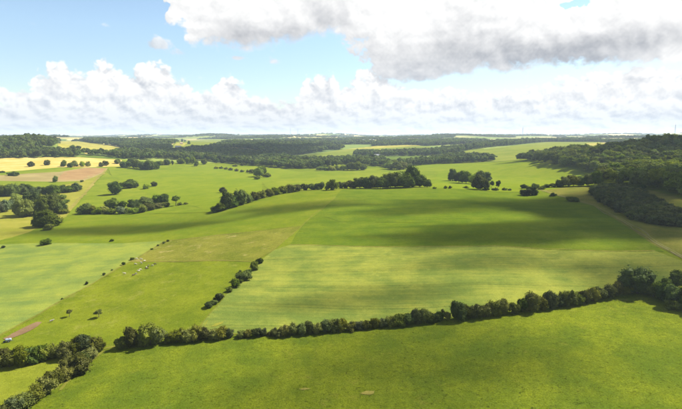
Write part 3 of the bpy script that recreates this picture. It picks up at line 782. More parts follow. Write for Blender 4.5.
# --- single trees of the valley
plant(114.6, 194.6, 14.5, 15, 'round_tree', 'oak', 'large round tree alone in the valley pasture', 'single valley trees')
plant(129.5, 188.2, 9.8, 13, 'round_tree', 'oak', 'broad tree right of the large round valley tree', 'single valley trees')
plant(136, 187.6, 6, 6, 'round_tree', 'oak', 'small tree touching the broad valley tree', 'single valley trees')
plant(146, 189, 5.4, 5.5, 'bush', 'light', 'pale small bush in the valley pasture', 'single valley trees')
plant(154, 186.4, 5.4, 6.5, 'round_tree', 'oak', 'small round tree at the right of the single valley trees', 'single valley trees')
row('in the front of the valley hedge clump', 'bush', 'bushes of the valley hedge clump',
    [(86, 213.8, 11, 13), (93, 213.8, 8.5, 10, 'bush', 'hedge'), (99, 214, 7, 9, 'bush', 'light'), (105, 213.8, 8, 9, 'bush', 'light'), (112, 214, 7, 9, 'bush', 'light'), (121, 214, 9, 10, 'bush', 'willow'), (128, 213.6, 7, 9, 'bush', 'light'), (135, 213.8, 8, 9, 'bush', 'light'), (143, 212.4, 9, 10, 'bush', 'light'), (150, 210.6, 8, 10, 'bush', 'hedge'), (158, 208.6, 7, 9, 'bush', 'hedge'), (166, 207, 6, 8, 'bush', 'hedge')], 'bush', 'oak')
row('standing above the valley hedge clump', 'dark tree', 'trees of the valley hedge clump',
    [(111, 208, 12, 14, 'round_tree', 'light'), (123, 208, 7, 8), (134, 210.5, 14, 12), (147, 205.5, 12, 13), (158, 204, 11, 11), (164, 203.4, 10, 10)], 'round_tree', 'oak')
plant(176, 205.6, 12, 10, 'small_tree', 'oak', 'slim tree right of the valley hedge clump', None)
row('trailing right of the slim valley tree', 'low bush', 'bushes of the valley hedge line',
    [(180, 205.4, 4, 6), (185.5, 204.6, 2.6, 5)], 'low_bush', 'hedge')
plant(15.2, 175.8, 4.4, 13, 'low_bush', 'oak', 'wide low bush at the edge of the brown field', None)
plant(2.8, 172.8, 2.2, 6, 'low_bush', 'oak', 'small low bush left of the wide low bush by the brown field', None)
plant(55.6, 182.2, 7.2, 6, 'round_tree', 'oak', 'single tree below the brown field', None)
plant(82, 182.2, 2.4, 3, 'bush', 'oak', 'tiny bush at the lower right corner of the brown field', None)
# --- orchard row at the wheat
row('in the row along the wheat field', 'small round tree', 'row of trees by the wheat',
    [(30.6, 166.8, 6.4, 6), (47.6, 165.4, 5.8, 5), (64, 166.8, 7, 6.4, 'round_tree', 'light'), (70.4, 167.6, 6.4, 6), (74.6, 166.6, 6.4, 6, 'round_tree', 'light'), (82.6, 166.8, 5.6, 4.5, 'round_tree', 'light'), (88.3, 166.6, 6.2, 4.5, 'round_tree', 'light'), (101.6, 166.8, 5, 4), (105.2, 165.8, 6, 6), (117.2, 163.8, 5.6, 5.6, 'round_tree', 'light')], 'round_tree', 'hedge')
row('of the far clump right of the wheat', 'tree', 'far clump right of the wheat',
    [(123.5, 168, 7, 7), (127, 167.6, 8.5, 8), (131, 163.4, 6, 6), (137, 168.6, 9, 9), (143, 169.6, 10, 10), (149, 169.8, 10, 10), (154.5, 169.2, 9.5, 9), (158, 166.4, 6, 6), (161.5, 165.4, 6, 6, 'round_tree', 'light'), (166, 165.2, 6, 5), (169, 165, 5, 4, 'round_tree', 'light'), (172.3, 165.4, 6, 3.4, 'tall_tree', 'oak')], 'round_tree', 'oak')
row('at the foot of the central dark wood', 'pale round tree', 'pale trees before the central wood',
    [(180.5, 164, 7.4, 7), (187.5, 163.6, 6.6, 6), (193, 164.2, 8, 7), (196.6, 166.4, 6.6, 5), (204, 164.6, 6, 6, 'round_tree', 'hedge'), (216, 163, 5, 6, 'round_tree', 'oak'), (223, 163, 5, 7, 'round_tree', 'oak')], 'round_tree', 'light')
# --- hedge loop beyond the crest
row('of the thin hedge loop in the valley', 'low bush', 'bushes of the hedge loop',
    [(216, 168.8, 2.6, 5), (221, 168.8, 2.8, 5), (226, 169.6, 2.8, 5), (231, 170.4, 3, 5), (237, 171.4, 3.2, 5), (242, 172.2, 3, 5), (248, 172.6, 3.2, 5), (235, 166.6, 2.4, 6), (243, 165.6, 2.6, 6)], 'low_bush', 'hedge')
row('at the right end of the hedge loop', 'pale tree', 'trees of the hedge loop',
    [(252, 173.6, 6, 6), (258, 177, 11.5, 11), (262, 174, 8, 8), (267, 177.4, 5.6, 6), (257, 179.6, 5, 5)], 'round_tree', 'light')
# --- hedge along the crest
row('at the lower left end of the crest hedge', 'dark tree', 'trees of the crest hedge',
    [(215, 212.4, 6.4, 7.6, 'bush', 'oak'), (221, 211, 10.1, 9.5), (227.5, 208.8, 18.4, 13.3), (234, 207, 12.9, 10.4), (241, 205, 17.5, 15.2), (248, 203, 12.0, 10.4)], 'round_tree', 'oak')
plant(223, 192.5, 7, 7, 'round_tree', 'hedge', 'small tree showing behind the lower end of the crest hedge', None)
row('of the crest hedge before its grove', 'bush', 'bushes of the crest hedge',
    [(255, 200, 8.5, 9), (262, 198.2, 8.5, 9), (269, 196.6, 9, 9), (276, 195, 9.5, 9, 'bush', 'light'), (283, 193.6, 9.5, 9), (290, 192.6, 9.5, 9, 'bush', 'light'), (297, 191.6, 9, 9), (304, 190.6, 8, 9), (312, 190, 8, 9, 'bush', 'oak'), (319, 189.6, 8, 9, 'bush', 'oak'), (340, 188.6, 7, 8), (347, 188.4, 8, 9), (353, 188.4, 8, 9)], 'bush', 'hedge')
plant(332, 190.2, 11.5, 17, 'low_bush', 'oak', 'wide dark round bush in the middle of the crest hedge', 'bushes of the crest hedge')
row('in the grove on the crest', 'tree', 'trees of the crest grove',
    [(360, 188.4, 13.5, 12.0), (367, 188.6, 14.4, 13.0), (375, 188.6, 14.4, 13.0), (383, 188.8, 15.3, 14.0), (391, 188.6, 16.2, 14.0), (398, 187.6, 17.1, 15.0, 'round_tree', 'light'), (405, 188.2, 15.3, 13.0), (412, 187.2, 20.7, 16.0), (420, 187.4, 16.2, 14.0), (427, 187.6, 9.0, 9.0), (402, 186, 18.0, 15.0), (386, 187, 14.4, 13.0)], 'round_tree', 'oak')
row('on the crest line right of the grove', 'tiny low bush', 'bushes of the crest line',
    [(434, 188.8, 2.4, 5), (445.4, 188.6, 3, 4), (450, 188.6, 3, 4), (466, 188.4, 2.6, 6)], 'low_bush', 'oak')
row('in the small copse right of the crest grove', 'tree', 'trees of the small copse',
    [(452.5, 181, 13, 10), (459, 183, 14, 11), (466, 183.6, 14, 11), (473, 184, 13, 11, 'round_tree', 'light'), (480, 184, 13, 11), (486.5, 182.4, 13, 12), (480, 189.6, 15, 11)], 'round_tree', 'oak')
row('trailing right of the small copse', 'small tree', 'trees beside the small copse',
    [(491.6, 187.8, 7, 5, 'tall_tree', 'oak'), (498, 188.4, 10, 5.6, 'tall_tree', 'oak'), (486, 190.6, 4, 8, 'low_bush', 'oak'), (495, 190.6, 3, 8, 'low_bush', 'oak'), (504, 190.4, 3, 7, 'low_bush', 'oak'), (510, 190.6, 2.6, 6, 'low_bush', 'oak')], 'tall_tree', 'oak')
row('at the head of the farm track', 'dark bush', 'bushes at the head of the track',
    [(524, 188.6, 4.6, 5), (525, 195.6, 9, 10), (532, 195.4, 10.5, 11), (536, 188.4, 5, 6), (542, 189.4, 3, 6)], 'bush', 'oak')
row('beside the farm track', 'dark bush', 'bushes beside the track',
    [(553, 196.4, 4, 8, 'low_bush', 'oak'), (571, 201.6, 7, 8), (576, 202, 5, 5)], 'bush', 'oak')
row('in the hedge under the hillside wood', 'tree', 'hedge under the hillside wood',
    [(547, 187.6, 4, 7), (553, 187.4, 5, 7), (559, 187, 8, 9), (565.5, 186.8, 12, 10, 'round_tree', 'hedge'), (573, 186.4, 14, 12, 'round_tree', 'hedge'), (581, 186.2, 13, 11, 'round_tree', 'oak'), (588, 186, 13, 11, 'round_tree', 'hedge'), (595, 185.8, 15, 12, 'round_tree', 'oak')], 'bush', 'oak')
plant(640.5, 190, 6, 8, 'bush', 'oak', 'small dark bush between the scrub and the hillside wood', None)
# --- beyond the crest
row('in the tree line across the pale sunny field', 'tree', 'tree line across the pale field',
    [(320, 170.6, 5, 6), (326, 170.6, 5, 7), (332, 170.6, 5.5, 7), (338, 170.4, 6, 7), (344, 170.4, 7, 8), (350.5, 170.4, 9, 9), (357, 170.4, 10, 10), (363.5, 170, 8, 8)], 'round_tree', 'light')
row('in the knot of trees behind the crest grove', 'tree', 'knot of trees behind the crest grove',
    [(390, 169.4, 9, 9), (396.5, 169.8, 11, 10), (403, 169.4, 10, 10), (409, 168.8, 7, 7)], 'round_tree', 'light')
row('at the end of the dark far tree line', 'round tree', 'far single trees',
    [(482, 161.8, 6.5, 6), (493, 160.2, 3.6, 5)], 'round_tree', 'oak')
row('among the woods right of the olive field', 'purple leaved tree', 'copper trees of the far woods',
    [(132, 154, 4.6, 6), (137, 154.2, 5, 6), (142, 153.6, 4.6, 6), (146, 153.2, 4.4, 5)], 'round_tree', 'copper')
row('at the left edge of the olive field', 'dark tree', 'trees of the olive field',
    [(72.5, 148.8, 5, 5), (78.5, 149.2, 4, 5)], 'round_tree', 'oak')
row('in the fields of the far village', 'tree', 'trees of the far village',
    [(182, 141.9, 3.2, 2.4), (185, 141.8, 2.2, 2), (189, 144.2, 3.6, 2.6)], 'round_tree', 'wood')

# ================================================================== woods that read as one mass
def wood_proto(kind, seeds, **kw):
    c_ = bpy.data.collections.new('kinds_of_' + kind)
    for s_ in seeds:
        me = crown_mesh('crown_of_' + kind, s_, **kw); me.materials.append(LM[kind])
        c_.objects.link(bpy.data.objects.new('crown_of_' + kind, me))
    return c_
WC = {
    'wood': wood_proto('wood', (301, 302, 303, 304, 305), cz=.55, rz=.46, rx=.40, blobs=15, per=26, leaf=.055),
    'far': wood_proto('wood', (311, 312, 313), cz=.52, rz=.48, rx=.50, blobs=9, per=10, leaf=.10),
    'sunwood': wood_proto('sunwood', (321, 322, 323, 324, 325), cz=.55, rz=.46, rx=.40, blobs=17, per=40, leaf=.042),
    'scrub': wood_proto('scrub', (331, 332, 333, 334), cz=.40, rz=.58, rx=.66, blobs=16, per=34, leaf=.055),
}
def wood(name, label, cat, pts, heights, widths, coll):
    """one wood: the crowns stand on points that carry their size"""
    pts = np.array(pts); z = zt(pts[:, 0], pts[:, 1])
    me = bpy.data.meshes.new(name)
    me.from_pydata([(float(a), float(b), float(c_) - .2) for a, b, c_ in zip(pts[:, 0], pts[:, 1], z)], [], [])
    sv = np.stack([widths, widths, heights], -1).astype(np.float32)
    a_ = me.attributes.new('size', 'FLOAT_VECTOR', 'POINT'); a_.data.foreach_set('vector', sv.ravel())
    o = tag(link(name, me), label, cat, kind='stuff')
    g = bpy.data.node_groups.new(name + '_crowns', 'GeometryNodeTree')
    g.interface.new_socket('Geometry', in_out='INPUT', socket_type='NodeSocketGeometry')
    g.interface.new_socket('Geometry', in_out='OUTPUT', socket_type='NodeSocketGeometry')
    gi, go = g.nodes.new('NodeGroupInput'), g.nodes.new('NodeGroupOutput')
    ci = g.nodes.new('GeometryNodeCollectionInfo'); ci.inputs[0].default_value = coll
    ci.inputs['Separate Children'].default_value = True; ci.inputs['Reset Children'].default_value = True
    ip = g.nodes.new('GeometryNodeInstanceOnPoints'); ip.inputs['Pick Instance'].default_value = True
    na = g.nodes.new('GeometryNodeInputNamedAttribute'); na.data_type = 'FLOAT_VECTOR'; na.inputs[0].default_value = 'size'
    rv = g.nodes.new('FunctionNodeRandomValue'); rv.data_type = 'FLOAT_VECTOR'
    rv.inputs[0].default_value = (0, 0, 0); rv.inputs[1].default_value = (0, 0, 6.283)
    g.links.new(gi.outputs[0], ip.inputs['Points']); g.links.new(ci.outputs[0], ip.inputs['Instance'])
    g.links.new(na.outputs['Attribute'], ip.inputs['Scale']); g.links.new(rv.outputs[0], ip.inputs['Rotation'])
    g.links.new(ip.outputs[0], go.inputs[0])
    md = o.modifiers.new('crowns', 'NODES'); md.node_group = g
    return o
def fill(pix, spacing, seed, jit=.42):
    """points over an outline given by picture places"""
    poly = np.array(world_pts(pix)); rs = np.random.RandomState(seed)
    (x0, y0), (x1, y1) = poly.min(0), poly.max(0)
    gx, gy = np.meshgrid(np.arange(x0, x1, spacing), np.arange(y0, y1, spacing * .87))
    gx = gx + (np.arange(gx.shape[0])[:, None] % 2) * spacing * .5
    gx = gx.ravel() + rs.uniform(-jit, jit, gx.size) * spacing; gy = gy.ravel() + rs.uniform(-jit, jit, gy.size) * spacing
    k = inside(gx, gy, poly)
    return np.stack([gx[k], gy[k]], -1)
def grow(name, label, pix, spacing, h, coll, seed, wide=1.25, vary=.3, gaps=9.0):
    p = fill(pix, spacing, seed)
    g_ = np.sin(p[:, 0] / 61 + 1.3 * np.sin(p[:, 1] / 90)) + np.sin(p[:, 1] / 120 + seed) + .6 * np.sin(p[:, 0] / 27 + p[:, 1] / 35)
    p = p[g_ < gaps]; rs = np.random.RandomState(seed + 1)
    # tall and low stands: a wood is not level
    lowf = .5 + .5 * np.sin(p[:, 0] / 31 + seed) * np.sin(p[:, 1] / 43 + seed * 2)
    hh = h * (1 - vary * .5 + vary * (.5 * rs.rand(len(p)) + .5 * lowf))
    big = rs.rand(len(p)) < .07; hh[big] *= 1.18
    ww = spacing * wide * rs.uniform(.75, 1.5, len(p)) / .85
    hh = hh * (ww / ww.mean()) ** .35
    return wood(name, label, 'wood', p, hh, ww, WC[coll])
grow('hillside_wood', 'dark wood covering the hillside at the right edge', [(516, 161), (545, 165.4), (575, 170.6), (598, 175.6), (604, 185.6), (640, 188), (682, 198), (800, 214), (800, 140), (672, 143.5), (640, 148), (600, 153), (560, 156.5), (535, 158)], 10.8, 16.0, 'sunwood', 3, 1.22, .7)
grow('scrub', 'dark scrub thicket on the rough bank at the right', [(592, 191), (604, 188.4), (622, 188.8), (638, 193), (652, 203), (668, 211), (690, 219), (690, 227), (664, 226), (640, 222), (618, 212), (602, 203), (594, 197)], 3.4, 5.6, 'scrub', 4, 1.5, .5)
grow('central_wood', 'large dark wood across the middle distance', [(150, 157.5), (172, 160), (205, 161), (230, 163.5), (262, 166.4), (290, 169), (318, 168.6), (340, 167), (384, 168), (384, 161), (352, 160.5), (320, 162), (298, 162), (284, 158.5), (300, 155), (318, 152.6), (345, 149), (330, 146), (290, 144.5), (240, 145), (218, 146.5), (196, 149.5), (172, 152)], 11.5, 15, 'wood', 5, 1.25, .6, 1.5)
grow('tree_belt', 'dark tree belt below the light green slope', [(384, 168), (388, 168.2), (433, 164.4), (480, 162.2), (495, 161), (492, 158.6), (452, 157), (432, 160.6), (386, 165.6)], 9.5, 14, 'wood', 6)
grow('tree_belt', 'long tree belt rising to the right ridge', [(355, 156.6), (384, 156.4), (420, 156), (440, 155.6), (456, 153.4), (470, 150.2), (506, 146), (548, 142), (600, 142), (600, 140.8), (540, 140.4), (500, 142.5), (466, 147.5), (428, 152), (355, 153.6)], 10, 15, 'wood', 7)
grow('left_wood', 'wooded hill at the upper left edge', [(-80, 160.5), (0, 158.4), (28, 158), (78, 157.6), (80, 153.4), (60, 152.4), (33, 152), (33, 148), (56, 147), (60, 141.4), (30, 139.6), (-80, 139.4)], 11, 16, 'wood', 8)
grow('left_wood', 'wood between the olive field and the central wood', [(84, 155.4), (84, 154), (112, 154.4), (136, 150.4), (114, 146.2), (92, 143.4), (82, 141.6), (84, 139), (130, 140), (170, 144), (172, 152), (152, 160), (124, 159), (104, 156.4)], 11, 15, 'wood', 9, 1.25, .5, 1.4)
grow('ridge_wood', 'wood on the far ridge right of the centre', [(372, 146.2), (410, 145), (428, 146), (470, 144), (490, 141.8), (470, 140.4), (420, 141), (380, 142.6)], 13, 15, 'far', 10)

# woods and tree lines of the far country
rs = np.random.RandomState(77)
N = 60000
lr_ = rs.uniform(math.log(2300), math.log(12500), N); th_ = rs.uniform(-R(40), R(40), N)
fx, fy = np.exp(lr_) * np.sin(th_), np.exp(lr_) * np.cos(th_)
def far_mask(x, y):
    f = np.zeros_like(x)
    rq = np.random.RandomState(9)
    for wl in (2600, 1500, 900, 520):
        for k in range(4):
            a = rq.uniform(0, 6.28); f += np.sin((x * math.cos(a) + y * math.sin(a) * 1.6) * 6.283 / wl + rq.uniform(0, 6)) * (.5 if wl > 800 else .35)
    return f
mk = far_mask(fx, fy) > .8
# keep the open fields seen from the air open
for pix in ([(58, 147.5), (80, 150.5), (112, 153.5), (136, 150), (110, 145.8), (82, 142), (60, 141.6)], [(172, 146.5), (196, 148), (218, 145.5), (240, 141.5), (215, 140), (180, 141)], [(300, 157), (338, 158), (356, 153), (430, 151.5), (430, 144.6), (372, 146), (345, 149), (318, 153.5)], [(478, 161), (590, 148), (619, 145), (600, 142.2), (548, 142.2), (478, 150.5)]):
    mk &= ~inside(fx, fy, world_pts(pix))
p = np.stack([fx[mk], fy[mk]], -1); d_ = np.hypot(p[:, 0], p[:, 1])
wood('far_woods', 'far belts of woodland along the horizon', 'wood', p, rs.uniform(11, 18, len(p)), 16 + d_ * .0035 * rs.uniform(.7, 1.6, len(p)), WC['far'])

# ================================================================== grass tufts of the near pasture
def tuft_coll():
    c_ = bpy.data.collections.new('kinds_of_tuft')
    m_ = grassland('tuft_grass', (.050, .075, .006), (.110, .125, .010), dry_amt=.2, tuft=.2)
    for sd in range(4):
        rs_ = np.random.RandomState(sd + 60); vs_, fs = [], []
        for i in range(16):
            a = rs_.uniform(0, 6.28); r_ = rs_.uniform(0, .35); b_ = np.array([math.cos(a) * r_, math.sin(a) * r_, 0]); o_ = np.array([math.cos(a), math.sin(a), 0]) * rs_.uniform(.1, .5)
            sd_ = np.array([-math.sin(a), math.cos(a), 0]) * .07; k0 = len(vs_)
            vs_ += [b_ - sd_, b_ + sd_, b_ + o_ * .5 + sd_ * .7 + np.array([0, 0, .7]), b_ + o_ + np.array([0, 0, rs_.uniform(.7, 1.0)])]
            fs += [(k0, k0 + 1, k0 + 2), (k0, k0 + 2, k0 + 3)]
        me = mesh('tuft', vs_, fs); me.materials.append(m_); c_.objects.link(bpy.data.objects.new('tuft', me))
    return c_
poly = world_pts([(690, 310), (640, 294), (625, 297), (540, 313), (430, 323), (340, 333), (200, 340), (120, 353), (104, 356), (64, 390), (14, 420), (341, 460), (760, 460), (760, 340)])
rs = np.random.RandomState(5); pa = np.array(poly); (x0, y0), (x1, y1) = pa.min(0), pa.max(0)
gx, gy = rs.uniform(x0, x1, 60000), rs.uniform(y0, y1, 60000)
pt = np.sin(gx / 9.0 + 2 * np.sin(gy / 13.0)) * np.sin(gy / 7.5 + 1.7 * np.sin(gx / 11.0)) + rs.randn(len(gx)) * .6
k = inside(gx, gy, poly) & (pt > .25)
p = np.stack([gx[k], gy[k]], -1)
wd = rs.uniform(.35, .95, len(p))
wood('grass_tufts', 'dark grass tufts scattered over the foreground pasture', 'grass', p, wd * rs.uniform(.25, .5, len(p)), wd, tuft_coll())

# ================================================================== cattle
def paint(name, c1, c2=None, sc=6.0, th=(.52, .56), rough=.7, spec=.3):
    m, t = new_mat(name)
    tcn = nnew(t, 'ShaderNodeTexCoord'); v = S(t, tcn.outputs['Object'])
    oi = nnew(t, 'ShaderNodeObjectInfo')
    vv = nnew(t, 'ShaderNodeVectorMath', operation='ADD'); t.links.new(v.s, vv.inputs[0]); t.links.new(oi.outputs['Location'], vv.inputs[1])
    f = noise(t, S(t, vv.outputs[0]), sc, 3, .5)
    c = mix(t, f.step(*th), c1, c2 or tuple(x * .8 for x in c1))
    return finish(m, t, c, rough, None, spec)
HIDE = {'white': paint('white_hide', (.36, .33, .24), (.28, .25, .18), 1.2), 'dark': paint('dark_hide', (.045, .030, .022), (.07, .045, .03), 1.2),
        'pied': paint('pied_hide', (.36, .33, .26), (.05, .035, .025), 1.1)}
def cow_mesh(name, graze):
    """one skin from muzzle to tail and hooves"""
    pts, edges, rad = [], [], []
    def add(p, r, parent=None):
        pts.append(p); rad.append(r)
        if parent is not None: edges.append((parent, len(pts) - 1))
        return len(pts) - 1
    pel = add((-.62, 0, 1.12), (.30, .30)); bel = add((-.1, 0, 1.02), (.40, .40), pel); che = add((.45, 0, 1.05), (.36, .36), bel)
    if graze:
        n1 = add((.82, 0, .95), (.20, .22), che); n2 = add((1.05, 0, .55), (.14, .17), n1); hd = add((1.16, 0, .30), (.12, .13), n2); add((1.26, 0, .08), (.08, .09), hd); er = (1.06, .52)
    else:
        n1 = add((.82, 0, 1.28), (.20, .22), che); n2 = add((1.02, 0, 1.48), (.15, .17), n1); hd = add((1.22, 0, 1.46), (.12, .13), n2); add((1.46, 0, 1.32), (.08, .09), hd); er = (1.08, 1.56)
    for s_ in (-1, 1):
        add((er[0], s_ * .26, er[1] + .02), (.035, .05), n2)
        a = add((.42, s_ * .2, .72), (.13, .12), che); b = add((.40, s_ * .21, .40), (.075, .07), a); c_ = add((.42, s_ * .21, .06), (.06, .06), b)
        a = add((-.62, s_ * .22, .80), (.17, .15), pel); b = add((-.55, s_ * .22, .58), (.10, .09), a); c_ = add((-.72, s_ * .22, .40), (.07, .07), b); add((-.68, s_ * .22, .06), (.06, .06), c_)
    tl = add((-.95, 0, 1.22), (.06, .06), pel); add((-1.02, 0, .62), (.035, .035), tl)
    me = bpy.data.meshes.new(name); me.from_pydata(pts, edges, [])
    o = bpy.data.objects.new(name, me); COL.objects.link(o)
    md = o.modifiers.new('skin', 'SKIN'); me.skin_vertices[0] if me.skin_vertices else None
    if not me.skin_vertices:
        o.modifiers.remove(md); bpy.context.view_layer.objects.active = o; bpy.ops.object.modifier_add(type='SKIN'); md = o.modifiers[0]
    for i, r_ in enumerate(rad):
        me.skin_vertices[0].data[i].radius = r_; me.skin_vertices[0].data[i].use_root = (i == 0)
    sb = o.modifiers.new('sub', 'SUBSURF'); sb.levels = 1; sb.render_levels = 1
    dg = bpy.context.evaluated_depsgraph_get(); ev = o.evaluated_get(dg)
    out_ = bpy.data.meshes.new_from_object(ev); out_.name = name
    bpy.data.objects.remove(o)
    out_.polygons.foreach_set('use_smooth', np.ones(len(out_.polygons), bool))
    return out_
COW = {}
for hide in HIDE:
    for gz in (True, False):
        me = cow_mesh('cow_body', gz); me.materials.clear(); me.materials.append(HIDE[hide]); COW[hide, gz] = me
herd = [(136.6, 259.6, 'white', 1, 20, 'white cow at the top left of the herd in the pasture'), (141.4, 260.2, 'white', 0, 190, 'white cow at the top of the herd, second from the left there'),
        (144.6, 261.8, 'white', 1, 60, 'white cow at the top of the herd, just left of its gap'), (141.6, 264, 'white', 0, 150, 'white cow in the middle of the upper herd'),
        (135.4, 265, 'pied', 1, 10, 'pied cow on the left of the upper herd'), (148.4, 267, 'dark', 0, 100, 'dark cow in the centre of the dark pair in the herd'),
        (147, 269.4, 'dark', 1, 40, 'dark cow just below the centre of the herd'), (152.6, 266.4, 'white', 1, 175, 'white cow between two dark cows on the right of the herd'),
        (154.9, 265, 'dark', 1, 15, 'dark cow at the right end of the herd'), (140.2, 270.6, 'white', 1, 35, 'white cow alone in the lower middle of the herd'),
        (138.7, 272, 'white', 0, 220, 'white cow just below the lone middle cow of the herd'), (136, 274.8, 'white', 1, 160, 'white cow at the lower end of the herd'),
        (133.2, 276, 'dark', 1, 70, 'dark cow at the lower end of the herd'), (124.6, 274.6, 'white', 0, 200, 'white cow standing apart left of the herd'),
        (146.4, 268.2, 'white', 1, 300, 'white cow touching the dark pair of the herd'), (51.6, 322.4, 'pied', 0, 30, 'pied cow alone near the reddish bare soil')]
for px, py, hide, gz, rz, lab in herd:
    q = at(px, py)[0]
    o = link('cow', COW[hide, bool(gz)]); o.location = (q[0], q[1], float(zt(*q)) + .08); o.rotation_euler = (0, 0, R(rz)); o.scale = (.78, .78, .78)
    tag(o, lab, 'cow', 'cattle herd in the left pasture')

# ================================================================== shapes for small built things
def box(b, x0, x1, y0, y1, z0, z1):
    vs_ = [b.verts.new((x, y, z)) for x in (x0, x1) for y in (y0, y1) for z in (z0, z1)]
    for f in ((0, 1, 3, 2), (4, 6, 7, 5), (0, 4, 5, 1), (2, 3, 7, 6), (0, 2, 6, 4), (1, 5, 7, 3)): b.faces.new([vs_[i] for i in f])
def bm_obj(name, fn, mat, parent, bevel=0.0):
    b = bmesh.new(); fn(b); bmesh.ops.recalc_face_normals(b, faces=b.faces)
    if bevel: bmesh.ops.bevel(b, geom=b.edges[:], offset=bevel, segments=2, affect='EDGES', profile=.5)
    me = bpy.data.meshes.new(name); b.to_mesh(me); b.free()
    return link(name, me, mat, parent)
def tube_bm(b, a, c_, r0, r1, n=8):
    a, c_ = Vector(a), Vector(c_); u = (c_ - a).normalized(); sx = u.orthogonal().normalized(); sy = u.cross(sx)
    A0 = [b.verts.new(a + (sx * math.cos(i * 2 * math.pi / n) + sy * math.sin(i * 2 * math.pi / n)) * r0) for i in range(n)]
    B0_ = [b.verts.new(c_ + (sx * math.cos(i * 2 * math.pi / n) + sy * math.sin(i * 2 * math.pi / n)) * r1) for i in range(n)]
    for i in range(n): b.faces.new((A0[i], A0[(i + 1) % n], B0_[(i + 1) % n], B0_[i]))
    b.faces.new(A0[::-1]); b.faces.new(B0_)
STEEL = paint('galvanised_steel', (.24, .28, .34), (.18, .21, .26), 3.0, rough=.4, spec=.5)
RUBBER = paint('black_rubber', (.025, .025, .027))
DARKST = paint('dark_paint', (.05, .06, .08))
# --- the grey water trailer by the bare soil
q = at(8.6, 342.2)[0]
tk = empty('water_trailer', (q[0], q[1], float(zt(*q)) + .06), R(25))
tag(tk, 'small grey tank trailer below the end of the reddish bare soil', 'trailer')
def tank(b):
    n = 14; prof = [(-1.05, .30), (-.98, .46), (-.8, .52), (.8, .52), (.98, .46), (1.05, .30)]
    rings = [[b.verts.new((x, r_ * math.cos(i * 2 * math.pi / n), 1.02 + r_ * math.sin(i * 2 * math.pi / n))) for i in range(n)] for x, r_ in prof]
    for k in range(len(rings) - 1):
        for i in range(n): b.faces.new((rings[k][i], rings[k][(i + 1) % n], rings[k + 1][(i + 1) % n], rings[k + 1][i]))
    b.faces.new(rings[0][::-1]); b.faces.new(rings[-1])
bd = bm_obj('tank', tank, STEEL, tk)
bm_obj('lid', lambda b: tube_bm(b, (.1, 0, 1.5), (.1, 0, 1.62), .17, .15, 12), DARKST, bd)
bm_obj('chassis', lambda b: (box(b, -1.0, 1.0, -.42, -.32, .42, .52), box(b, -1.0, 1.0, .32, .42, .42, .52), box(b, -.1, .02, -.315, .315, .43, .51), box(b, -.95, -.85, -.315, .315, .43, .51)), DARKST, tk)
bm_obj('drawbar', lambda b: (tube_bm(b, (1.0, -.36, .47), (1.8, 0, .45), .04, .035), tube_bm(b, (1.0, .36, .47), (1.8, 0, .45), .04, .035)), DARKST, tk)
bm_obj('trough', lambda b: (box(b, -1.75, -1.06, -.5, .5, .28, .34), box(b, -1.75, -1.70, -.5, .5, .34, .62), box(b, -1.11, -1.06, -.5, .5, .34, .62), box(b, -1.70, -1.11, -.5, -.45, .34, .62), box(b, -1.70, -1.11, .45, .5, .34, .62)), DARKST, tk)
for s_ in (-1, 1):
    wh = bm_obj('wheel', lambda b: tube_bm(b, (0, s_ * .46, .33), (0, s_ * .64, .33), .33, .33, 16), RUBBER, tk, .03)
    bm_obj('rim', lambda b: tube_bm(b, (0, s_ * .63, .33), (0, s_ * .665, .33), .18, .16, 12), STEEL, wh)

# ================================================================== far houses and masts
WALL = paint('pale_render', (.62, .55, .42), (.54, .47, .36), .4); WALLW = paint('white_render', (.42, .39, .33), (.36, .33, .28), .4)
ROOF = paint('weathered_tile', (.30, .19, .13), (.22, .15, .11), .6); ROOFG = paint('grey_sheet_roof', (.20, .205, .21), (.16, .165, .17), .4); PANE = paint('window_glass', (.04, .05, .06), rough=.1, spec=.6); WOODP = paint('dark_door', (.07, .05, .035))
def house(px, py, L_, W_, H_, rz, wall, roof, lab, nwin=4):
    q = at(px, py)[0]; o = empty('house', (q[0], q[1], float(zt(*q))), rz); tag(o, lab, 'house', 'far farm buildings')
    a, c_ = L_ / 2, W_ / 2; rh = W_ * .42
    def wl(b):
        v_ = [b.verts.new(p) for p in ((-a, -c_, -.5), (a, -c_, -.5), (a, c_, -.5), (-a, c_, -.5), (-a, -c_, H_), (a, -c_, H_), (a, c_, H_), (-a, c_, H_), (-a, 0, H_ + rh), (a, 0, H_ + rh))]
        for f in ((0, 1, 5, 4), (2, 3, 7, 6), (1, 2, 6, 9, 5), (3, 0, 4, 8, 7)): b.faces.new([v_[i] for i in f])
    w_ = bm_obj('wall', wl, wall, o)
    def rf(b):
        for s_ in (-1, 1):
            e = [(-a - .4, 0, H_ + rh + .05), (a + .4, 0, H_ + rh + .05), (a + .4, s_ * (c_ + .5), H_ - .42 * .5 + .05), (-a - .4, s_ * (c_ + .5), H_ - .42 * .5 + .05)]
            lo = [b.verts.new(p) for p in e]; hi = [b.verts.new((p[0], p[1], p[2] + .25)) for p in e]
            b.faces.new(hi); b.faces.new(lo[::-1])
            for i in range(4): b.faces.new((lo[i], lo[(i + 1) % 4], hi[(i + 1) % 4], hi[i]))
    r_ = bm_obj('roof', rf, roof, o)
    bm_obj('chimney', lambda b: box(b, a * .55, a * .55 + .9, -.45, .45, H_ + rh * .6, H_ + rh + 1.3), wall, r_)
    for i in range(nwin):
        x = -a + L_ * (i + .5) / nwin
        if i == nwin // 2: bm_obj('door', lambda b: box(b, x - .6, x + .6, -c_ - .05, -c_ + .05, 0, 2.2), WOODP, o)
        else: bm_obj('window', lambda b: box(b, x - .55, x + .55, -c_ - .05, -c_ + .05, 1.2, 2.6), PANE, o)
    return o
